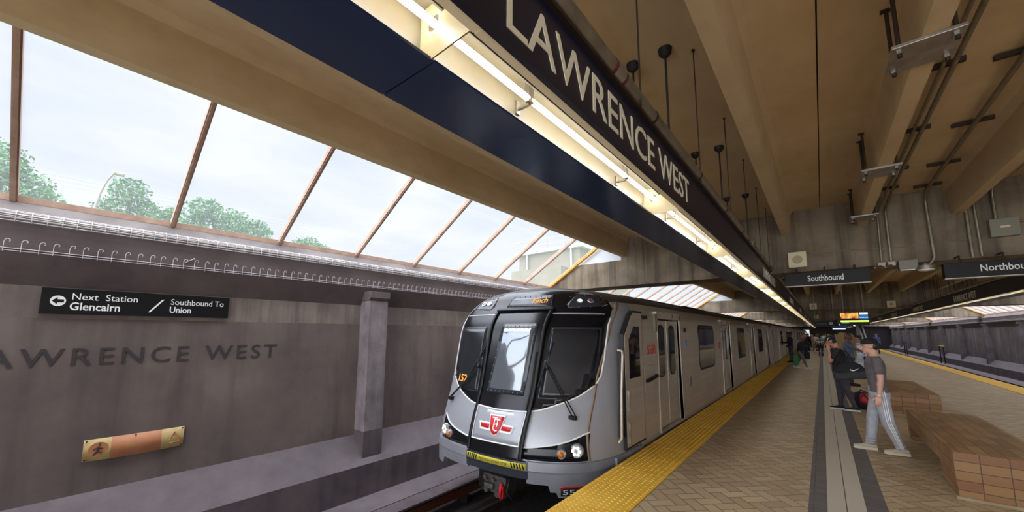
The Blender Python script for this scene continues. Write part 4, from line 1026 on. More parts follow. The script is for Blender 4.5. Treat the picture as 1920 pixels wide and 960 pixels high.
# bumper skirt, anticlimber, coupler
def skirt(u0, u1, z0f, z1, out, nm, m_, th=.05, n=16):
    mb = MB(); rings = []
    for i in range(n + 1):
        u = u0 + (u1 - u0) * i / n; z0 = z0f(u)
        p0 = SP(u, 0, out); p1 = SP(u, 0, out - th)
        zz = [(p1, z1), (p0, z1 - .012), (SP(u, 0, out + .012), z1 - .12), (SP(u, 0, out + .006), z1 - .14), (p0, z0), (p1, z0)]
        rings.append([Vector((p.x, p.y, z)) for p, z in zz])
    mb.loft(rings, 0, False); return fixn(mb.build(nm, m_, train))
skirt(cu + .56, 1.50, lambda u: -.36 if u > .98 else (-.30 if u > .9 else -.22), .065, .025, 'bumper', M['bumper'], n=40)
skirt(-1.49, cu - .44, lambda u: -.30 if u < -.98 else -.20, .065, .025, 'bumper', M['bumper'], n=24)
for sd in (-1, 1):
    mb = MB(); mb.box(*sorted((XC + sd * 1.30, XC + sd * 1.50)), 5.05, 8.4, -.36, .045, 0, .01); mb.build('side_sill', M['bumper'], train)
ac = skirt(cu - .46, cu + .58, lambda u: -.17, .055, .03, 'anticlimber', M['panel'])
patch('step_plate', [(cu - .44, -.055), (cu + .56, -.055), (cu + .56, .02), (cu - .44, .02)], .046, M['hazard'], ac)
for k in range(5):
    for s0 in (cu - .43, cu + .36):
        u = s0 + k * .04; patch('hazard_stripe', [(u, -.05), (u + .018, -.05), (u + (.034 if s0 < cu else -.002), .015), (u + (.016 if s0 < cu else -.02), .015)], .050, M['black'], ac, th=.006)
mb = MB(); text(mb, 'WATCH YOUR STEP', (0, 0, 0), (1, 0, 0), (0, 1, 0), .50, .032, .001); mb.v = [SP(cu - .20 + p.x, -.035 + p.y, .049 + p.z) for p in mb.v]; mb.build('step_lettering', M['ink'], ac)
pl = [(1.02, -.335), (1.30, -.335), (1.30, -.24), (1.02, -.24)]
cpn = patch('corner_plate', pl, .034, M['black']); patch('corner_plate_trim', [(1.015, -.245), (1.305, -.245), (1.305, -.222), (1.015, -.222)], .036, M['red'], cpn)
mb = MB(); text(mb, '5581', (0, 0, 0), (1, 0, 0), (0, 1, 0), .22, .06, .001); mb.v = [SP(1.04 + p.x, -.32 + p.y, .037 + p.z) for p in mb.v]; mb.build('corner_number', M['white'], cpn)
cx = XC + .03
mb = MB(); mb.box(cx - .27, cx + .16, 4.22, 4.26, -.36, -.30, 0, .008); mb.box(cx - .27, cx + .14, 4.24, 4.5, -.56, -.30, 0, .02); mb.box(cx - .09, cx + .09, 4.4, 6.0, -.60, -.42)
for px, pz, pr in ((-.22, -.36, .035), (-.06, -.36, .03), (-.20, -.52, .04), (.02, -.54, .045)): mb.cyl((cx + px, 4.19, pz), (cx + px, 4.25, pz), pr, seg=16)
mb.box(cx - .24, cx - .06, 4.18, 4.25, -.50, -.42, 0, .02)
cpl = mb.build('coupler', M['galv2'], train)
mb = MB(); mb.tube([(cx + .10, 4.2, -.38), (cx + .12, 4.15, -.44), (cx + .11, 4.16, -.52), (cx + .09, 4.2, -.57)], .022, 8); mb.box(cx + .07, cx + .15, 4.17, 4.22, -.56, -.40, 0, .01); mb.build('coupler_hose', M['red'], cpl)
mb = MB(); mb.tube([(cx + .17, 4.3, -.33), (cx + .20, 4.2, -.45), (cx + .22, 4.3, -.58)], .018, 8); mb.build('brake_hose', M['rubber'], cpl)
mb = MB(); mb.box(cx - .42, cx - .27, 4.24, 4.5, -.27, -.24); mb.build('uncoupling_lever', M['hazard'], cpl)
for s in (-1, 1):
    for y in (5.6, 7.7):
        mb = MB(); mb.cyl((XC + s * .70, y, -.785), (XC + s * .83, y, -.785), .36, seg=28); mb.build('wheel', M['darksteel'], train)
mb = MB(); mb.box(XC - 1.1, XC - .85, 5.0, 8.3, -.95, -.5); mb.box(XC + .85, XC + 1.1, 5.0, 8.3, -.95, -.5); mb.box(XC - 1, XC + 1, 6.4, 6.9, -.9, -.5); mb.build('bogie_frame', M['black'], train)
# cab side: pillar seam, grab rail, cab door, number
xs = XC + 1.521
pil = [(1.285, .07), (1.25, .38), (1.25, .65), (1.265, 1.14), (1.31, 1.5), (1.33, 1.73), (1.325, 2.0), (1.30, 2.15), (1.23, 2.27)]
patch('pillar_seam', ribbon(pil, .02), .006, pm('brown_sealant', lin(140, 118, 96), .5))
rise = [(5.36, .12), (6.06, .12), (6.06, 2.08), (5.72, 2.08), (5.62, 2.02), (5.36, 1.72)]
def sideplate(nm, poly, x, m_, par, th=.02): mb = MB(); mb.prism(poly, YZ, x - th, x); return fixn(mb.build(nm, m_, par))
gr = 1.06
ring_ = [((p[0] - 5.71) * 1.09 + 5.71, (p[1] - 1.1) * 1.035 + 1.1) for p in rise]
sideplate('cab_door_seal', ring_, xs + .002, M['rubber'], train, .06)
cd = sideplate('cab_door', rise, xs + .010, M['steel'], train, .05)
sideplate('cab_door_window', [(5.50, 1.08), (5.93, 1.08), (5.93, 1.86), (5.70, 1.86), (5.50, 1.66)], xs + .013, M['window'], cd)
mb = MB(); mb.box(xs, xs + .035, 5.40, 5.44, .80, .92, 0, .008); mb.box(xs, xs + .03, 5.41, 5.43, .62, .82); mb.box(xs, xs + .035, 5.40, 5.44, .34, .46, 0, .008); mb.box(xs, xs + .03, 5.41, 5.43, .18, .36); mb.build('door_handle', M['galv'], cd)
mb = MB(); mb.tube([(xs - .02, 5.17, 1.52), (xs + .05, 5.17, 1.50), (xs + .055, 5.16, 1.44), (xs + .03, 5.14, .9), (xs + .02, 5.13, .30), (xs - .02, 5.12, .24)], .02, 8); mb.build('grab_rail', M['steel'], train)
sideplate('grab_recess', [(5.20, .28), (5.24, .28), (5.26, 1.5), (5.22, 1.5)], xs - .004, M['rubber'], train, .05)
mb = MB(); mb.tube([(xs - .02, 6.16, .98), (xs + .05, 6.18, .99), (xs + .05, 6.60, 1.035), (xs - .01, 6.62, 1.035)], .028, 8); mb.build('black_handrail', M['rubber'], train)
mb = MB(); mb.box(xs - .02, xs + .012, 6.12, 6.7, .80, 1.22); pnl = mb.build('access_panel', M['steel'], train)
mb = MB(); mb.box(xs - .02, xs + .03, 6.10, 6.28, 1.99, 2.05); mb.build('black_catch', M['rubber'], train)
mb = MB(); text(mb, '5581', (xs + .001, 6.30, 1.40), (0, 1, 0), (0, 0, 1), .38, .165, .003); mb.build('car_number', M['red'], train)
mb = MB(); mb.cyl((xs, 8.55, 1.82), (xs + .03, 8.55, 1.82), .045, seg=14); mb.build('key_switch', M['darksteel'], train)
mb = MB(); mb.box(xs - .01, xs + .006, 8.55, 8.68, 1.48, 1.62); mb.build('blue_sticker', pm('blue_sticker', lin(120, 150, 200), .5), train)
mb = MB(); mb.box(xs - .01, xs + .008, 8.75, 8.92, .62, .82, 0, .004); mb.build('hatch', M['boxgrey'], train)
mb = MB(); mb.cyl((xs, 12.0, 1.42), (xs + .004, 12.0, 1.42), .11, seg=20); mb.build('red_decal', pm('faded_red_decal', lin(186, 120, 100), .5), train)
# ------------------------------------------------------------------ tiled benches
def bench(label, x0, x1, y0, y1):
    t = thing('tiled_bench', label, 'bench', ((x0 + x1) / 2, (y0 + y1) / 2, 0))
    H = .49
    mb = MB(); ins = .03
    v = [(x0, y0, H), (x1, y0, H), (x1, y1, H), (x0, y1, H), (x0, y0, .25), (x1, y0, .25), (x1, y1, .25), (x0, y1, .25)]
    mb.add(v, [(0, 1, 2, 3)], 0); mb.add(v, [(4, 7, 6, 5)], 1); mb.add(v, [(0, 4, 5, 1), (2, 6, 7, 3)], 2); mb.add(v, [(0, 3, 7, 4), (1, 5, 6, 2)], 1)
    fixn(mb.build('seat', [M['btop'], M['bside'], M['bend']], t))
    for a, b in ((y0, y0 + .72), (y1 - .22, y1)):
        mb = MB(); v = [(x0, a, .25), (x1, a, .25), (x1, b, .25), (x0, b, .25), (x0 + .012, a + .01, .03), (x1 - .012, a + .01, .03), (x1 - .012, b - .02, .03), (x0 + .012, b - .02, .03)]
        mb.add(v, [(0, 4, 5, 1), (2, 6, 7, 3)], 1); mb.add(v, [(0, 3, 7, 4), (1, 5, 6, 2)], 0); leg = fixn(mb.build('leg', [M['bside'], M['bend']], t))
        mb = MB(); mb.box(x0 - .015, x1 + .015, a - .015, b + .01, 0, .035, 0, .006); mb.build('base_kerb', M['kerb'], leg)
    return t
bench('near low brown tiled bench with undercut side, by the man in grey sweatpants', 1.0, 1.77, 6.35, 9.32)
bench('farther low brown tiled bench behind the man, right of the red bag', 1.05, 1.80, 11.8, 14.8)

# ------------------------------------------------------------------ people
SKIN = {}
def skin(n, c): SKIN[n] = pm('skin_' + n, c, .55, c2=tuple(x * .85 for x in c[:3]) + (1,), nscale=6); return SKIN[n]
sk_l = skin('light', lin(206, 158, 134)); sk_m = skin('medium', lin(176, 124, 98)); sk_d = skin('dark', lin(104, 70, 54))
FAB = {}
def fab(r, g, b, c2=None):
    k = (r, g, b)
    if k not in FAB: FAB[k] = pm('fabric_%s' % ['charcoal', 'slate', 'ash', 'navy', 'white', 'sand', 'rose', 'olive', 'ink', 'grey', 'blue', 'violet', 'cream', 'brown', 'stone', 'teal', 'plum', 'ivory', 'black', 'denim', 'taupe', 'mauve', 'beige', 'jet', 'silver', 'coal', 'mist', 'cloud'][len(FAB) % 28], lin(r, g, b), .85, c2=lin(*(c2 or (r * .8, g * .8, b * .8))), nscale=9, bump=.25, bscale=30)
    return FAB[k]
HAIR = pm('dark_hair', lin(30, 25, 24), .5); HAIRB = pm('brown_hair', lin(92, 64, 46), .5)
def rot2(v, a): return (v[0] * math.cos(a) - v[1] * math.sin(a), v[0] * math.sin(a) + v[1] * math.cos(a))
def person(name_label, loc, heading, h=1.72, girth=1.0, top=None, sleeve='short', bot=None, btype='pants', shoes=None, sk=sk_l, hair=HAIR, hstyle='short', legs=((0, 0), (0, 0)), arms=((0, 8, 10), (0, 8, 10)), lean=0.0, head_pitch=0.0, head_yaw=0.0, hem=None, vox=None, detail=0, baggy=1.0, cap=None, top_len=0.0):
    """faces local +Y. legs: (thigh, knee) degrees for left, right; arms: (pitch, abduct, elbow)"""
    t = thing('person', name_label, 'person', loc, heading)
    s = h / 1.72; g = girth
    V_ = Vector
    # skeleton
    def leg(side, th, kn):
        hip = V_((side * .088 * g ** .5, 0, .90)); a = R(th); k = V_((hip.x + side * .006, math.sin(a) * .42, hip.z - math.cos(a) * .42)); b = R(th - kn)
        an = V_((k.x, k.y + math.sin(b) * .41, k.z - math.cos(b) * .41)); return hip, k, an
    Ls = [leg(-1, *legs[0]), leg(1, *legs[1])]
    drop = min(q[2].z for q in Ls) - .07
    def shift(p): return V_((p.x, p.y, p.z - drop)) * s
    Ls = [[shift(p) for p in q] for q in Ls]
    la = R(lean)
    def tor(x, y, z):   # torso point leaned about the hips
        dz = z - .95; return shift(V_((x, y + math.sin(la) * dz, .95 + math.cos(la) * dz)))
    neck = tor(0, -.015, 1.47); hc = neck + V_((0, math.sin(la + R(head_pitch)) * .14 + .02, .145)) * s
    As = []
    for i, side in enumerate((-1, 1)):
        pt, ab, el = arms[i]; sh = tor(side * .175 * g ** .6, -.01, 1.405)
        a = R(pt); c = R(ab); d = V_((side * math.sin(c), math.sin(a) * math.cos(c), -math.cos(a) * math.cos(c))).normalized()
        e = sh + d * .285 * s
        # elbow bends forward (towards +Y / up), partly inward
        ax = V_((1, 0, 0)); d2 = Matrix.Rotation(R(el), 3, 'X') @ d; d2 = V_((d2.x - side * .25 * math.sin(R(el)), d2.y, d2.z)).normalized()
        wv = e + d2 * .25 * s; As.append((sh, e, wv, d2))
    vx = vox or .02
    def fin(mb, nm, m_, par, v=None, sm=4):
        ob = mb.build(nm, m_, par, world=False)
        r = ob.modifiers.new('remesh', 'REMESH'); r.mode = 'VOXEL'; r.voxel_size = v or vx; r.use_smooth_shade = True
        q = ob.modifiers.new('smooth', 'SMOOTH'); q.factor = .5; q.iterations = sm
        return ob
    # ---- body
    b = MB(); S = lambda r: r * s
    def tl(mb, off, gx=1.0, zlo=.88, zhi=1.43, hemz=None):
        rings = [(.86, .155, .105), (.92, .165, .112), (1.0, .150, .103), (1.08, .140, .098), (1.18, .152, .105), (1.28, .168, .112), (1.36, .172, .105), (1.42, .135, .085), (1.46, .075, .065)]
        out = []
        for z, rx, ry in rings:
            if hemz is not None and z < hemz: continue
            c = tor(0, 0 if z < 1.2 else -.005, z); q = []
            bx = (rx * (g if z < 1.3 else g ** .5) + off) * s * gx; by = (ry * g + off) * s * gx
            for k in range(20):
                an = 2 * math.pi * k / 20; ce, si = math.cos(an), math.sin(an)
                q.append(c + V_((bx * math.copysign(abs(ce) ** .85, ce), by * math.copysign(abs(si) ** .85, si), 0)))
            out.append(q)
        mb.loft(out)
    tl(b, -.008)
    b.caps(neck - V_((0, 0, .03)) * s, S(.062), neck + V_((0, .012, .10)) * s, S(.055))
    hr = Matrix.Rotation(R(head_yaw), 3, 'Z') @ Matrix.Rotation(-R(head_pitch), 3, 'X')
    hp = lambda x, y, z: hc + hr @ (V_((x, y, z)) * s)
    b.ell(hp(0, -.012, .02), (S(.074), S(.096), S(.105)), 20, 14, rot=hr); b.ell(hp(0, .03, -.055), (S(.056), S(.062), S(.062)), 16, 10, rot=hr)
    b.ell(hp(0, .06, -.095), (S(.028), S(.028), S(.022)), 12, 8, rot=hr)
    b.caps(hp(0, .088, .015), S(.011), hp(0, .108, -.028), S(.016)); b.ell(hp(0, .08, .04), (S(.05), S(.022), S(.014)), 12, 8, rot=hr)
    b.ell(hp(0, .084, -.066), (S(.026), S(.014), S(.012)), 12, 8, rot=hr)
    for sd in (-1, 1): b.ell(hp(sd * .076, -.005, -.005), (S(.012), S(.022), S(.034)), 10, 8, rot=hr)
    for (hip, k, an), sd in zip(Ls, (-1, 1)):
        b.caps(hip, S(.082 * g), k, S(.052 * g ** .6)); b.caps(k, S(.052 * g ** .6), an, S(.036)); b.ell(k.lerp(an, .28) + V_((0, -.015 * s, 0)), (S(.05 * g ** .6), S(.054 * g ** .6), S(.11)), 12, 8)
        b.caps(an - V_((0, .03, .02)) * s, S(.035), an + V_((0, .13, -.04)) * s, S(.026))
    for (sh, e, wv, d2), sd in zip(As, (-1, 1)):
        b.caps(sh, S(.052 * g ** .5), e, S(.040 * g ** .5)); b.caps(e, S(.041 * g ** .5), wv, S(.027)); b.ell(e.lerp(wv, .3), (S(.043 * g ** .5),) * 3, 12, 8)
        # hand: palm, four fingers of different length, thumb from the side
        side_v = V_((0, 1, 0)) if abs(d2.z) > .5 else V_((0, 0, 1)); side_v = (side_v - d2 * side_v.dot(d2)).normalized(); pn = d2.cross(side_v).normalized()
        if pn.x * sd > 0: pn = -pn
        pc = wv + d2 * S(.055)
        b.loft([[pc + d2 * S(z) + side_v * S(wx * math.cos(q)) + pn * S(.013 * math.sin(q)) for q in [2 * math.pi * k / 12 for k in range(12)]] for z, wx in ((-.05, .026), (-.02, .034), (.02, .040), (.042, .038))])
        for f_, (o_, ln) in enumerate(((.028, .062), (.010, .072), (-.009, .067), (-.027, .052))):
            p0 = pc + d2 * S(.035) + side_v * S(o_); p1 = p0 + d2 * S(ln * .5) + pn * S(.006); p2 = p1 + (d2 * .7 + pn * .7).normalized() * S(ln * .5)
            b.caps(p0, S(.0095), p1, S(.009), 8); b.caps(p1, S(.009), p2, S(.0078), 8)
        q0 = pc + d2 * S(-.02) + side_v * S(.03); q1 = q0 + (d2 * .6 + side_v * .75).normalized() * S(.035); b.caps(q0, S(.013), q1, S(.011), 8); b.caps(q1, S(.011), q1 + (d2 * .9 + side_v * .2).normalized() * S(.03), S(.009), 8)
    body_o = fin(b, 'body', sk, t, sm=3)
    # ---- eyes, brows, lips on near figures
    if detail:
        for sd in (-1, 1):
            e_ = MB(); e_.ell(hp(sd * .030, .082, .022), (S(.011), S(.008), S(.007)), 10, 8); e_.build('eye', HAIR, t, world=False)
            e_ = MB(); e_.caps(hp(sd * .014, .094, .042), S(.004), hp(sd * .046, .084, .044), S(.004), 6); e_.build('eyebrow', HAIR, t, world=False)
        e_ = MB(); e_.ell(hp(0, .094, -.068), (S(.021), S(.008), S(.007)), 12, 8); e_.build('lips', pm('lips', lin(168, 100, 92), .5), t, world=False)
    # ---- hair / cap
    if hstyle != 'none':
        hm = MB()
        if not cap:
            hm.ell(hp(0, -.028, .045), (S(.084), S(.098), S(.098)), 18, 12, rot=hr)
        hm.ell(hp(0, -.055, .0), (S(.078), S(.062), S(.075)), 16, 10, rot=hr)
        if hstyle == 'long': hm.loft([[hp(math.cos(q) * wx, -.06 + math.sin(q) * .045, z) for q in [2 * math.pi * k / 14 for k in range(14)]] for z, wx in ((.05, .075), (-.05, .088), (-.15, .09), (-.25, .07))])
        if hstyle == 'bun': hm.ell(hp(0, -.10, .09), (S(.045),) * 3, 12, 8)
        fin(hm, 'hair', hair, t, max(vx, .008), 2)
    if cap:
        cm = MB(); prof = []
        for z, rx, ry in ((.036, .085, .107), (.055, .086, .108), (.088, .080, .101), (.114, .063, .080), (.127, .034, .044), (.131, .006, .008)): prof.append([hp(math.cos(q) * rx, -.012 + math.sin(q) * ry, z) for q in [2 * math.pi * k / 28 for k in range(28)]])
        cm.loft(prof)
        br = []
        for k in range(13):
            q = math.pi * (k / 12); x_ = .078 * math.cos(q); br.append((x_, .078 + .072 * math.sin(q)))
        up_ = [hp(p[0], p[1], .050 - .02 * (abs(p[0]) / .078) ** 2 - (p[1] - .075) * .12) for p in br]; dn_ = [q_ - V_((0, 0, .006 * s)) for q_ in up_]
        n_ = len(up_); cm.add(up_ + dn_, [tuple(range(n_)), tuple(range(2 * n_ - 1, n_ - 1, -1))] + [(i, (i + 1) % n_, n_ + (i + 1) % n_, n_ + i) for i in range(n_)])
        co = fixn(cm.build('cap', cap, t, world=False)); t['_hp'] = 0
        if detail:
            cm = MB(); cm.ell(hp(0, -.012, .131), (S(.008), S(.008), S(.004)), 10, 6); cm.build('cap_button', cap, co, world=False)
    # ---- trousers / shorts / skirt
    if bot is not None:
        p = MB(); rings = []
        for z, rx, ry in ((.83, .165, .118), (.90, .172, .122), (.96, .165, .116), (1.02, .154, .108)):
            c = tor(0, 0, z); rings.append([c + V_(((rx * g + .004) * s * math.cos(q), (ry * g + .004) * s * math.sin(q), 0)) for q in [2 * math.pi * k / 20 for k in range(20)]])
        p.loft(rings)
        if btype == 'skirt':
            q0 = tor(0, 0, .95); zl = .45 * s
            p.loft([[V_((q0.x + (rx * g) * s * math.cos(q), q0.y + ry * g * s * math.sin(q), z)) for q in [2 * math.pi * k / 20 for k in range(20)]] for z, rx, ry in ((zl, .22, .19), ((.95 - drop) * s, .17, .12))])
        else:
            for hip, k, an in Ls:
                p.caps(hip, S(.094 * g), k, S((.058 * g ** .6 + .004) * baggy) if btype == 'pants' else S(.075 * g))
                if btype == 'pants':
                    e = k.lerp(an, .97); p.cyl(k, e, S((.058 * g ** .6 + .004) * baggy), S(.045 * baggy)); p.ell(k, (S((.058 * g ** .6 + .004) * baggy),) * 3, 12, 8)
                    if baggy < 1: p.ell(k.lerp(an, .28) + V_((0, -.015 * s, 0)), (S(.056 * g ** .6), S(.060 * g ** .6), S(.12)), 12, 8)
                    if baggy > 1.1:
                        for q_ in (.72, .82, .92): p.ell(k.lerp(an, q_), (S(.056 * baggy), S(.056 * baggy), S(.018)), 14, 8)
        fin(p, {'pants': 'trousers', 'shorts': 'shorts', 'skirt': 'skirt'}[btype], bot, t)
    # ---- top
    if top is not None:
        p = MB(); tl(p, .010, hemz=hem or .90)
        if top_len:
            c = tor(0, 0, .9); p.loft([[V_((c.x + rx * g * s * math.cos(q), c.y + ry * g * s * math.sin(q), z * s)) for q in [2 * math.pi * k / 20 for k in range(20)]] for z, rx, ry in ((top_len, .20, .16), (1.0 - drop, .16, .115))])
        for (sh, e, wv, d2), sd in zip(As, (-1, 1)):
            if sleeve == 'none': continue
            if sleeve == 'short': p.caps(sh, S(.063 * g ** .5), sh.lerp(e, .62), S(.058 * g ** .5)); 
            else: p.caps(sh, S(.064 * g ** .5), e, S(.054 * g ** .5)); p.caps(e, S(.054 * g ** .5), e.lerp(wv, .94), S(.040))
        fin(p, 'shirt' if sleeve != 'long' else 'jacket', top, t)
    # ---- shoes
    if shoes is not None:
        up_m, sole_m = shoes
        for (hip, k, an), sd in zip(Ls, (-1, 1)):
            z0 = an.z - .07 * s
            ft = MB(); oa = V_((an.x, an.y, z0))
            pr = [(-.075, .034, .05), (-.05, .040, .085), (.0, .042, .088), (.06, .045, .070), (.12, .049, .050), (.17, .044, .042), (.205, .026, .032)]
            rg = []
            for y_, wx, hh_ in pr: rg.append([oa + V_((wx * math.cos(q), y_, .02 + max(0, hh_ * (.5 + .5 * math.sin(q))))) * s for q in [2 * math.pi * k2 / 14 for k2 in range(14)]])
            ft.loft(rg); sh_o = fixn(ft.build('shoe', up_m, t, world=False))
            so = MB(); ol = [(wx * 1.06, y_) for y_, wx, _ in pr]; outl = [(-x, y) for x, y in ol] + [(x, y) for x, y in ol[::-1]]
            n_ = len(outl); a_ = [oa + V_((x, y, .036)) * s for x, y in outl]; b_ = [oa + V_((x, y, 0)) * s for x, y in outl]
            so.add(a_ + b_, [tuple(range(n_)), tuple(range(2 * n_ - 1, n_ - 1, -1))] + [(i, (i + 1) % n_, n_ + (i + 1) % n_, n_ + i) for i in range(n_)]); fixn(so.build('sole', sole_m, sh_o, world=False))
    return t, dict(legs=Ls, arms=As, hp=hp, tor=tor, s=s, drop=drop)
JET = fab(30, 28, 32); WHT = fab(226, 224, 222)
# man in the grey T-shirt, facing the train
man, K = person('man in grey T-shirt, black cap and striped pale sweatpants standing by the bench', (.60, 8.06, 0), R(90 + 6), 1.69, .98, fab(104, 96, 100), 'short', fab(176, 178, 186, (150, 152, 162)), 'pants', (pm('off_white_suede', lin(188, 178, 158), .8), pm('sole_cream', lin(206, 198, 178), .6)), sk_l, HAIR, 'short', ((-6, 12), (12, 4)), ((-2, 9, 12), (-5, 9, 10)), 3, 6, 0, .885, .006, 1, 1.28, cap=pm('cap_black', lin(20, 19, 21), .8), top_len=.0)
hip, kn, an = K['legs'][0]
for i in range(3):
    mb = MB(); q = []
    for (p0, r0), (p1, r1) in (((hip + Vector((0, 0, .06)), .098), (kn, .081)), ((kn, .081), (an.lerp(kn, .06), .060))):
        for k in range(7):
            f_ = k / 6; c = p0.lerp(p1, f_); r = (r0 + (r1 - r0) * f_) * K['s'] * 1.0
            an_ = R(180 + (i - 1) * 15); q.append(c + Vector((math.cos(an_) * (r + .002), math.sin(an_) * r, 0)))
    mb.tube(q, .0055, 6); mb.build('side_stripe', M['white'], man, world=False)
sh, e_, wv, d2 = K['arms'][0]
mb = MB(); a_ = d2.orthogonal().normalized(); b2 = d2.cross(a_)
mb.tube([wv - d2 * .01 + (a_ * math.cos(x) + b2 * math.sin(x)) * .034 for x in [2 * math.pi * k / 16 for k in range(17)]], .005, 6); mb.build('bracelet', M['white'], man, world=False)

# woman in black with a duffel bag
wom, K = person('woman in black T-shirt, leggings and cap holding a hand to her face', (.28, 11.75, 0), R(90), 1.68, 1.38, fab(34, 32, 36), 'short', fab(66, 62, 70), 'pants', (JET, WHT), sk_m, HAIR, 'bun', ((-9, 8), (8, 6)), ((28, 8, 150), (-6, 8, 10)), 8, 22, 0, .90, .007, 1, .92, cap=pm('cap_coal', lin(24, 23, 26), .8))
hp = K['hp']
mb = MB(); mb.tube([hp(-.085, -.03 + .02 * k, .10 - .004 * k * k) for k in range(5)], .004, 6); mb.build('cap_piping', M['white'], wom, world=False)
def rbox(mb, c, size, rot, r=.35, mi=0, n=4):
    bm = bmesh.new(); bmesh.ops.create_cube(bm, size=1)
    for v in bm.verts: v.co = Vector((v.co.x * size[0], v.co.y * size[1], v.co.z * size[2]))
    bmesh.ops.bevel(bm, geom=bm.edges[:], offset=min(size) * r, segments=n, affect='EDGES', profile=.5)
    return mb.bm(bm, mi, Matrix.Translation(Vector(c)) @ rot.to_4x4(), True)
t = thing('duffel_bag', 'large black duffel bag with white check mark, hanging from the shoulder of the woman', 'bag', (.42, 11.44, .95))
rt_ = Matrix.Rotation(R(-10), 3, 'Y')
mb = MB(); rbox(mb, (0, 0, 0), (.60, .26, .36), Matrix.Identity(3), .38); n_ = len(mb.v); rbox(mb, (0, -.002, -.10), (.605, .265, .17), Matrix.Identity(3), .3, 1)
mb.v = [Vector((.41, 11.27, .94)) + rt_ @ Vector((p.x * (1 - .55 * max(0, p.z) / .18), p.y * (1 - .35 * max(0, p.z) / .18), p.z - .02 * math.cos(p.x * 9))) for p in mb.v]; mb.build('bag_body', [JET, fab(58, 58, 64)], t)
sw = [(-.07, .022), (-.055, -.005), (-.02, -.018), (.03, -.002), (.10, .045), (.02, .018), (-.02, .010), (-.045, .012), (-.06, .03)]
mb = MB(); mb.prism([(.47 + p[0] * .85, .965 + p[1] * .95) for p in sw], XZ, 11.128, 11.15); fixn(mb.build('check_emblem', M['white'], t))
for x in (.32, .52):
    mb = MB(); mb.tube([(x, 11.16, .93), (x + .01, 11.19, 1.05), (.42, 11.45, 1.31), (.36, 11.62, 1.38)], .012, 8); mb.build('strap', JET, t)
mb = MB(); mb.tube([(.16, 11.30, .98), (.26, 11.42, 1.26), (.33, 11.60, 1.38)], .014, 8); mb.build('shoulder_strap', JET, t)
t = thing('duffel_bag', 'red and black duffel bag on the floor behind the woman', 'bag', (.62, 12.3, 0))
mb = MB(); rbox(mb, (.62, 12.35, .19), (.30, .55, .36), Matrix.Rotation(R(8), 3, 'Z'), .4); mb.build('bag_body', JET, t)
mb = MB(); rbox(mb, (.66, 12.2, .25), (.24, .34, .22), Matrix.Rotation(R(8), 3, 'Z') @ Matrix.Rotation(R(12), 3, 'Y'), .35); mb.build('red_panel', pm('red_nylon', lin(176, 30, 44), .6), t)
mb = MB(); mb.tube([(.52, 12.2, .34), (.60, 12.22, .44), (.72, 12.24, .38)], .014, 8); mb.tube([(.58, 12.0, .3), (.64, 12.02, .36), (.74, 12.05, .2)], .012, 8); mb.build('handle', JET, t)

# people further down the platform
SH = (JET, JET); SHW = (WHT, WHT)
jeans = fab(56, 66, 92)
person('person in dark sweater and jeans at the yellow edge, nearest the train doors', (-1.55, 28.8, 0), R(80), 1.80, 1.1, fab(30, 30, 40), 'long', jeans, 'pants', SH, sk_d, HAIR, 'short', ((2, 2), (-3, 2)), ((20, 6, 70), (10, 8, 30)), 2, 12)
P2, K = person('person in dark jacket and grey trousers walking with head down, green bag in hand', (-.92, 24.0, 0), R(-100), 1.64, 1.15, fab(28, 27, 32), 'long', fab(112, 104, 104), 'pants', SHW, sk_d, HAIRB, 'short', ((-14, 16), (20, 4)), ((-4, 10, 8), (6, 12, 12)), 8, 28)
def carry(name, label, x, y, z, c, size):
    t = thing(name, label, 'bag', (x, y, z)); mb = MB(); rbox(mb, (x, y, z), size, Matrix.Identity(3), .25); mb.build('bag_body', c, t)
    mb = MB(); mb.tube([(x - size[0] * .3, y, z + size[2] * .45), (x - size[0] * .15, y, z + size[2] * .5 + .12), (x + size[0] * .15, y, z + size[2] * .5 + .12), (x + size[0] * .3, y, z + size[2] * .45)], .01, 6); mb.build('handle', c, t)
carry('shopping_bag', 'green shopping bag held low by the walking person', -1.12, 23.9, .42, pm('green_bag', lin(40, 120, 60), .6), (.22, .12, .46))
carry('handbag', 'black bag on the far side of the walking person', -.66, 24.1, .66, JET, (.22, .3, .34))
person('person with black bun and dark coat behind the walking person with the green bag', (-1.0, 33.5, 0), R(-150), 1.70, 1.1, fab(26, 26, 30), 'long', fab(44, 44, 56), 'pants', SH, sk_m, HAIR, 'bun')
person('person in black and white striped top and black trousers seen from behind', (-.18, 38.1, 0), R(5), 1.62, 1.15, bricks('striped_knit', (0, 2), 5, .10, 0, lin(210, 206, 204), lin(200, 196, 196), lin(26, 26, 30), .03), 'short', JET, 'pants', SH, sk_m, HAIR, 'long')
person('person in long beige dress facing the train', (-.73, 46.5, 0), R(100), 1.68, 1.1, fab(178, 152, 126), 'long', None, 'pants', SHW, sk_m, HAIR, 'long', top_len=.35)
person('person in white top with reddish hair beside the beige dress', (-.40, 45.0, 0), R(20), 1.70, 1.0, fab(222, 214, 210), 'short', JET, 'pants', SHW, sk_l, HAIRB, 'long')
person('person in black top and grey trousers with arms folded', (.42, 43.5, 0), R(170), 1.72, 1.2, fab(24, 24, 26), 'short', fab(150, 146, 142), 'shorts', SHW, sk_m, HAIR, 'short', arms=((30, 6, 95), (30, 6, 95)))
person('person in pink top by the far train doors', (-1.35, 52, 0), R(60), 1.66, 1.0, fab(206, 150, 150), 'short', JET, 'pants', SHW, sk_l, HAIRB, 'long')
person('person in black coat by the far train doors', (-1.15, 49, 0), R(120), 1.66, 1.1, fab(32, 30, 34), 'long', JET, 'pants', SH, sk_m, HAIR, 'long')
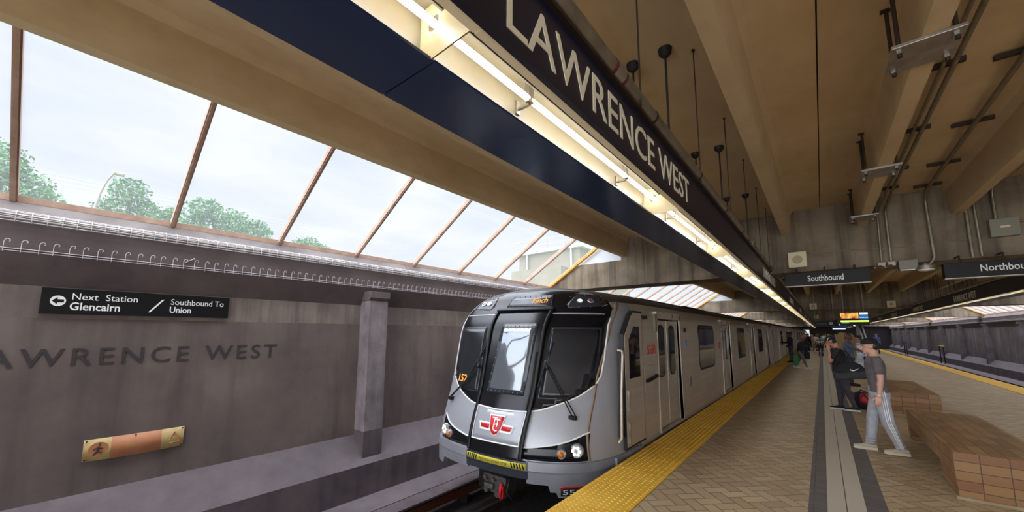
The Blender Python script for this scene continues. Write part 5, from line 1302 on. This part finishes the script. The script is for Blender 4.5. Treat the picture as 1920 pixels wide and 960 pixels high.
person('person in white shirt far down the grey path', (.10, 55, 0), R(0), 1.74, 1.0, fab(230, 228, 226), 'short', fab(60, 62, 74), 'pants', SHW, sk_m, HAIR, 'short', legs=((14, 4), (-10, 14)))
person('person in blue top far behind the folded arms person', (1.05, 52, 0), R(180), 1.70, 1.0, fab(64, 82, 140), 'short', JET, 'pants', SHW, sk_l, HAIRB, 'short')
person('person in dark purple top far down the grey path', (.62, 50, 0), R(190), 1.68, 1.0, fab(52, 40, 60), 'long', JET, 'pants', SHW, sk_d, HAIR, 'short')
person('person in slate blue T-shirt standing behind the woman in black', (.66, 17.4, 0), R(-95), 1.74, 1.15, fab(84, 96, 122), 'short', fab(60, 56, 60), 'pants', SH, sk_d, HAIRB, 'short', arms=((-5, 10, 10), (48, 14, 18)), head_pitch=10)
P9, K = person('person with dark hair, white patterned top and sandals behind the man in grey', (1.12, 20.4, 0), R(95), 1.66, 1.1, pm('patterned_white', lin(214, 218, 228), .8, c2=lin(110, 128, 170), nscale=14, nrange=(.5, .6)), 'short', fab(200, 204, 214), 'skirt', SH, sk_m, HAIR, 'bun', arms=((30, 10, 90), (24, 10, 80)), head_pitch=10)
carry('shoulder_bag', 'black bag at the hip of the person in the white patterned top', 1.40, 20.1, .80, JET, (.44, .14, .16))
person('person in blue violet jacket and black trousers near the empty track', (3.70, 46.5, 0), R(20), 1.72, 1.05, fab(92, 100, 168), 'long', JET, 'pants', SH, sk_l, fab(150, 146, 150), 'short')

person('person in pale blue shirt waiting by the train, beyond the dark sweater person', (-1.25, 41, 0), R(95), 1.74, 1.05, fab(150, 168, 196), 'short', fab(58, 60, 74), 'pants', SH, sk_m, HAIR, 'short')
person('person in red top between the beige dress and the far train doors', (-1.0, 55, 0), R(140), 1.68, 1.0, fab(170, 60, 58), 'short', JET, 'pants', SHW, sk_l, HAIRB, 'long')
person('person in cream hooded top far down beside the grey path', (-.25, 51, 0), R(200), 1.72, 1.1, fab(206, 196, 176), 'long', JET, 'pants', SHW, sk_d, HAIR, 'short')
person('person in black shirt walking away far down the grey path', (.30, 62, 0), R(-5), 1.78, 1.05, fab(30, 30, 34), 'short', fab(70, 72, 84), 'pants', SHW, sk_l, HAIR, 'short', legs=((16, 4), (-12, 14)))
person('person in white shirt and shorts farthest along the yellow edge', (-1.4, 60, 0), R(80), 1.74, 1.0, fab(232, 230, 226), 'short', fab(80, 84, 96), 'shorts', SHW, sk_m, HAIR, 'short')

# ------------------------------------------------------------------ screen, far signs, stairs
t = thing('information_screen', 'hanging colour screen with orange picture and green band', 'screen', (1.12, 22, 2.15))
mb = MB(); mb.box(.645, 1.60, 22, 22.12, 2.13, 2.685, 0, .01); mb.build('housing', M['black'], t)
def pan(nm, x0, x1, z0, z1, m_): mb = MB(); mb.box(x0, x1, 21.99, 22.0, z0, z1); return mb.build(nm, m_, t)
g = NG('screen_picture'); e = g.n('ShaderNodeEmission'); e.inputs[1].default_value = .8
g.put(e.inputs[0], g.mix(g.ramp(g.noise(5), .38, .62), lin(120, 40, 16), lin(240, 176, 90))); g.t.links.new(e.outputs[0], g.out.inputs[0])
pan('picture', .675, 1.27, 2.42, 2.66, g.m); pan('green_band', .675, 1.58, 2.265, 2.335, emit('screen_green', lin(190, 226, 90), 1.0))
pan('weather_panel', 1.30, 1.57, 2.59, 2.66, emit('screen_pale', lin(206, 226, 246), .9)); pan('weather_panel', 1.30, 1.57, 2.48, 2.57, emit('screen_blue', lin(40, 90, 150), .8)); pan('weather_panel', 1.30, 1.57, 2.45, 2.475, bpy.data.materials['screen_pale']); pan('weather_panel', 1.30, 1.57, 2.37, 2.44, bpy.data.materials['screen_blue'])
pan('ticker', .70, .94, 2.215, 2.245, emit('screen_cyan', lin(120, 220, 200), .8))
for x in (.8, 1.45):
    mb = MB(); mb.cyl((x, 22.06, 2.68), (x, 22.06, 4.38), .02, seg=8); mb.build('pole', M['conduit'], t)
t = thing('exit_sign', 'dark hanging sign ending in OWA with a white pictogram square', 'sign', (.2, 24, 2.12))
mb = MB(); mb.box(-.30, .62, 24, 24.12, 2.11, 2.40); mb.build('board', M['signblack'], t)
mb = MB(); text(mb, 'OWA', (-.16, 23.998, 2.17), (1, 0, 0), (0, 0, 1), .38, .11, .003); mb.build('lettering', pm('dull_gold', lin(120, 100, 70), .5), t)
mb = MB(); mb.box(.32, .43, 23.985, 24, 2.20, 2.31); mb.box(.345, .405, 23.98, 23.986, 2.235, 2.275, 1); mb.build('pictogram', [M['white'], M['signblack']], t)
for x in (-.2, .5):
    mb = MB(); mb.cyl((x, 24.06, 2.40), (x, 24.06, 4.38), .015, seg=8); mb.build('pole', M['conduit'], t)
t = thing('blue_sign', 'small blue lit sign with white line below the hanging screen', 'sign', (.8, 30, 1.9))
mb = MB(); mb.box(.50, 1.15, 30, 30.1, 1.98, 2.38); mb.build('board', pm('blue_board', lin(40, 64, 120), .4), t)
mb = MB(); mb.box(.52, 1.10, 29.985, 30, 2.02, 2.07); mb.box(.85, 1.0, 29.985, 30, 2.26, 2.33); mb.build('white_line', emit('sign_white', lin(220, 235, 250), .9), t)
for x in (.6, 1.05):
    mb = MB(); mb.cyl((x, 30.05, 2.38), (x, 30.05, 4.38), .015, seg=8); mb.build('pole', M['conduit'], t)
t = thing('stair_enclosure', 'tan tiled stair enclosure with sloping top in the distance', 'stairwell', (2.0, 44, 0))
mb = MB(); mb.prism([(.95, 0), (2.25, 0), (2.25, 1.25), (2.0, 1.75), (1.25, 1.85), (.95, 1.6)], XZ, 44, 47); fixn(mb.build('parapet', pm('tan_tile', lin(190, 160, 108), .6), t))
t = thing('escalator', 'pale metal escalator side panel rising behind the man with the black cap', 'escalator', (2.8, 42, 0))
mb = MB(); mb.prism([(40, 0), (47, 0), (47, 3.0), (44.5, 2.6), (40, .95)], YZ, 2.45, 2.75); fixn(mb.build('side_panel', pm('pale_panel', lin(206, 208, 220), .4), t))
mb = MB(); mb.tube([(2.6, 39.8, .2), (2.6, 39.7, .75), (2.6, 40, .98), (2.6, 44.5, 2.63), (2.6, 47, 3.0)], .04, 8); mb.build('handrail', M['rubber'], t)
# track side barrier stands by the empty track
for i, (y, lab) in enumerate(((53.4, 'black metal frame stand beside the empty track, nearer'), (73.5, 'black metal frame stand beside the empty track, farther'))):
    x = 8.60
    t = thing('barrier_stand', lab, 'stand', (x, y, -1.02))
    for dy in (-.75, .75):
        mb = MB(); mb.tube([(x, y + dy, -1.02), (x, y + dy, .60)], .05, 8); mb.build('post', M['black'], t)
    mb = MB(); mb.box(x - .04, x + .04, y - .85, y + .85, .58, .66); mb.build('crossbar', M['hazard'] if i == 0 else M['black'], t)
    mb = MB(); mb.tube([(x, y - .75, -.8), (x, y + .75, .5)], .03, 6); mb.build('brace', M['black'], t)
for i, y in enumerate((29.5, 40.2, 43.0, 58)):
    t = MB(); t.box(6.2, 6.95, y, y + 1.1, -1.318, -1.24, 0, .02)
    tag(t.build('track_marker', M['hazard'], at=(6.6, y, -1.318)), 'yellow marker board lying on the empty trackbed, ' + ('nearest', 'second', 'third', 'farthest')[i] + ' of them', 'marker')
t = thing('safety_sign', 'pale safety sign on the pilastered wall of the empty track', 'sign', (9.33, 35.7, .3))
mb = MB(); mb.box(9.335, 9.355, 35.0, 36.2, .34, .62); mb.build('plate', M['brass'], t)
mb = MB(); mb.box(9.33, 9.336, 35.4, 35.8, .38, .58); mb.build('panel', M['faded'], t)
for i, (x, y) in enumerate(((2.2, 40), (2.9, 46), (2.4, 52), (3.0, 60), (-.2, 60), (.4, 52))):
    t = thing('downlight', 'small round far downlight', 'lamp', (x, y, 3.0), 0, 'far round downlights')
    t['label'] = 'small round lit downlight hanging far down the platform'
    mb = MB(); mb.cyl((x, y, 2.72), (x, y, 2.82), .10, .06, 12); mb.cyl((x, y, 2.82), (x, y, 4.38), .012, seg=6); mb.build('housing', M['black'], t)
    mb = MB(); mb.ell((x, y, 2.715), (.085, .085, .04), 12, 8); mb.build('bulb', M['lampw'], t)
for sd in (0, 1):
    pass
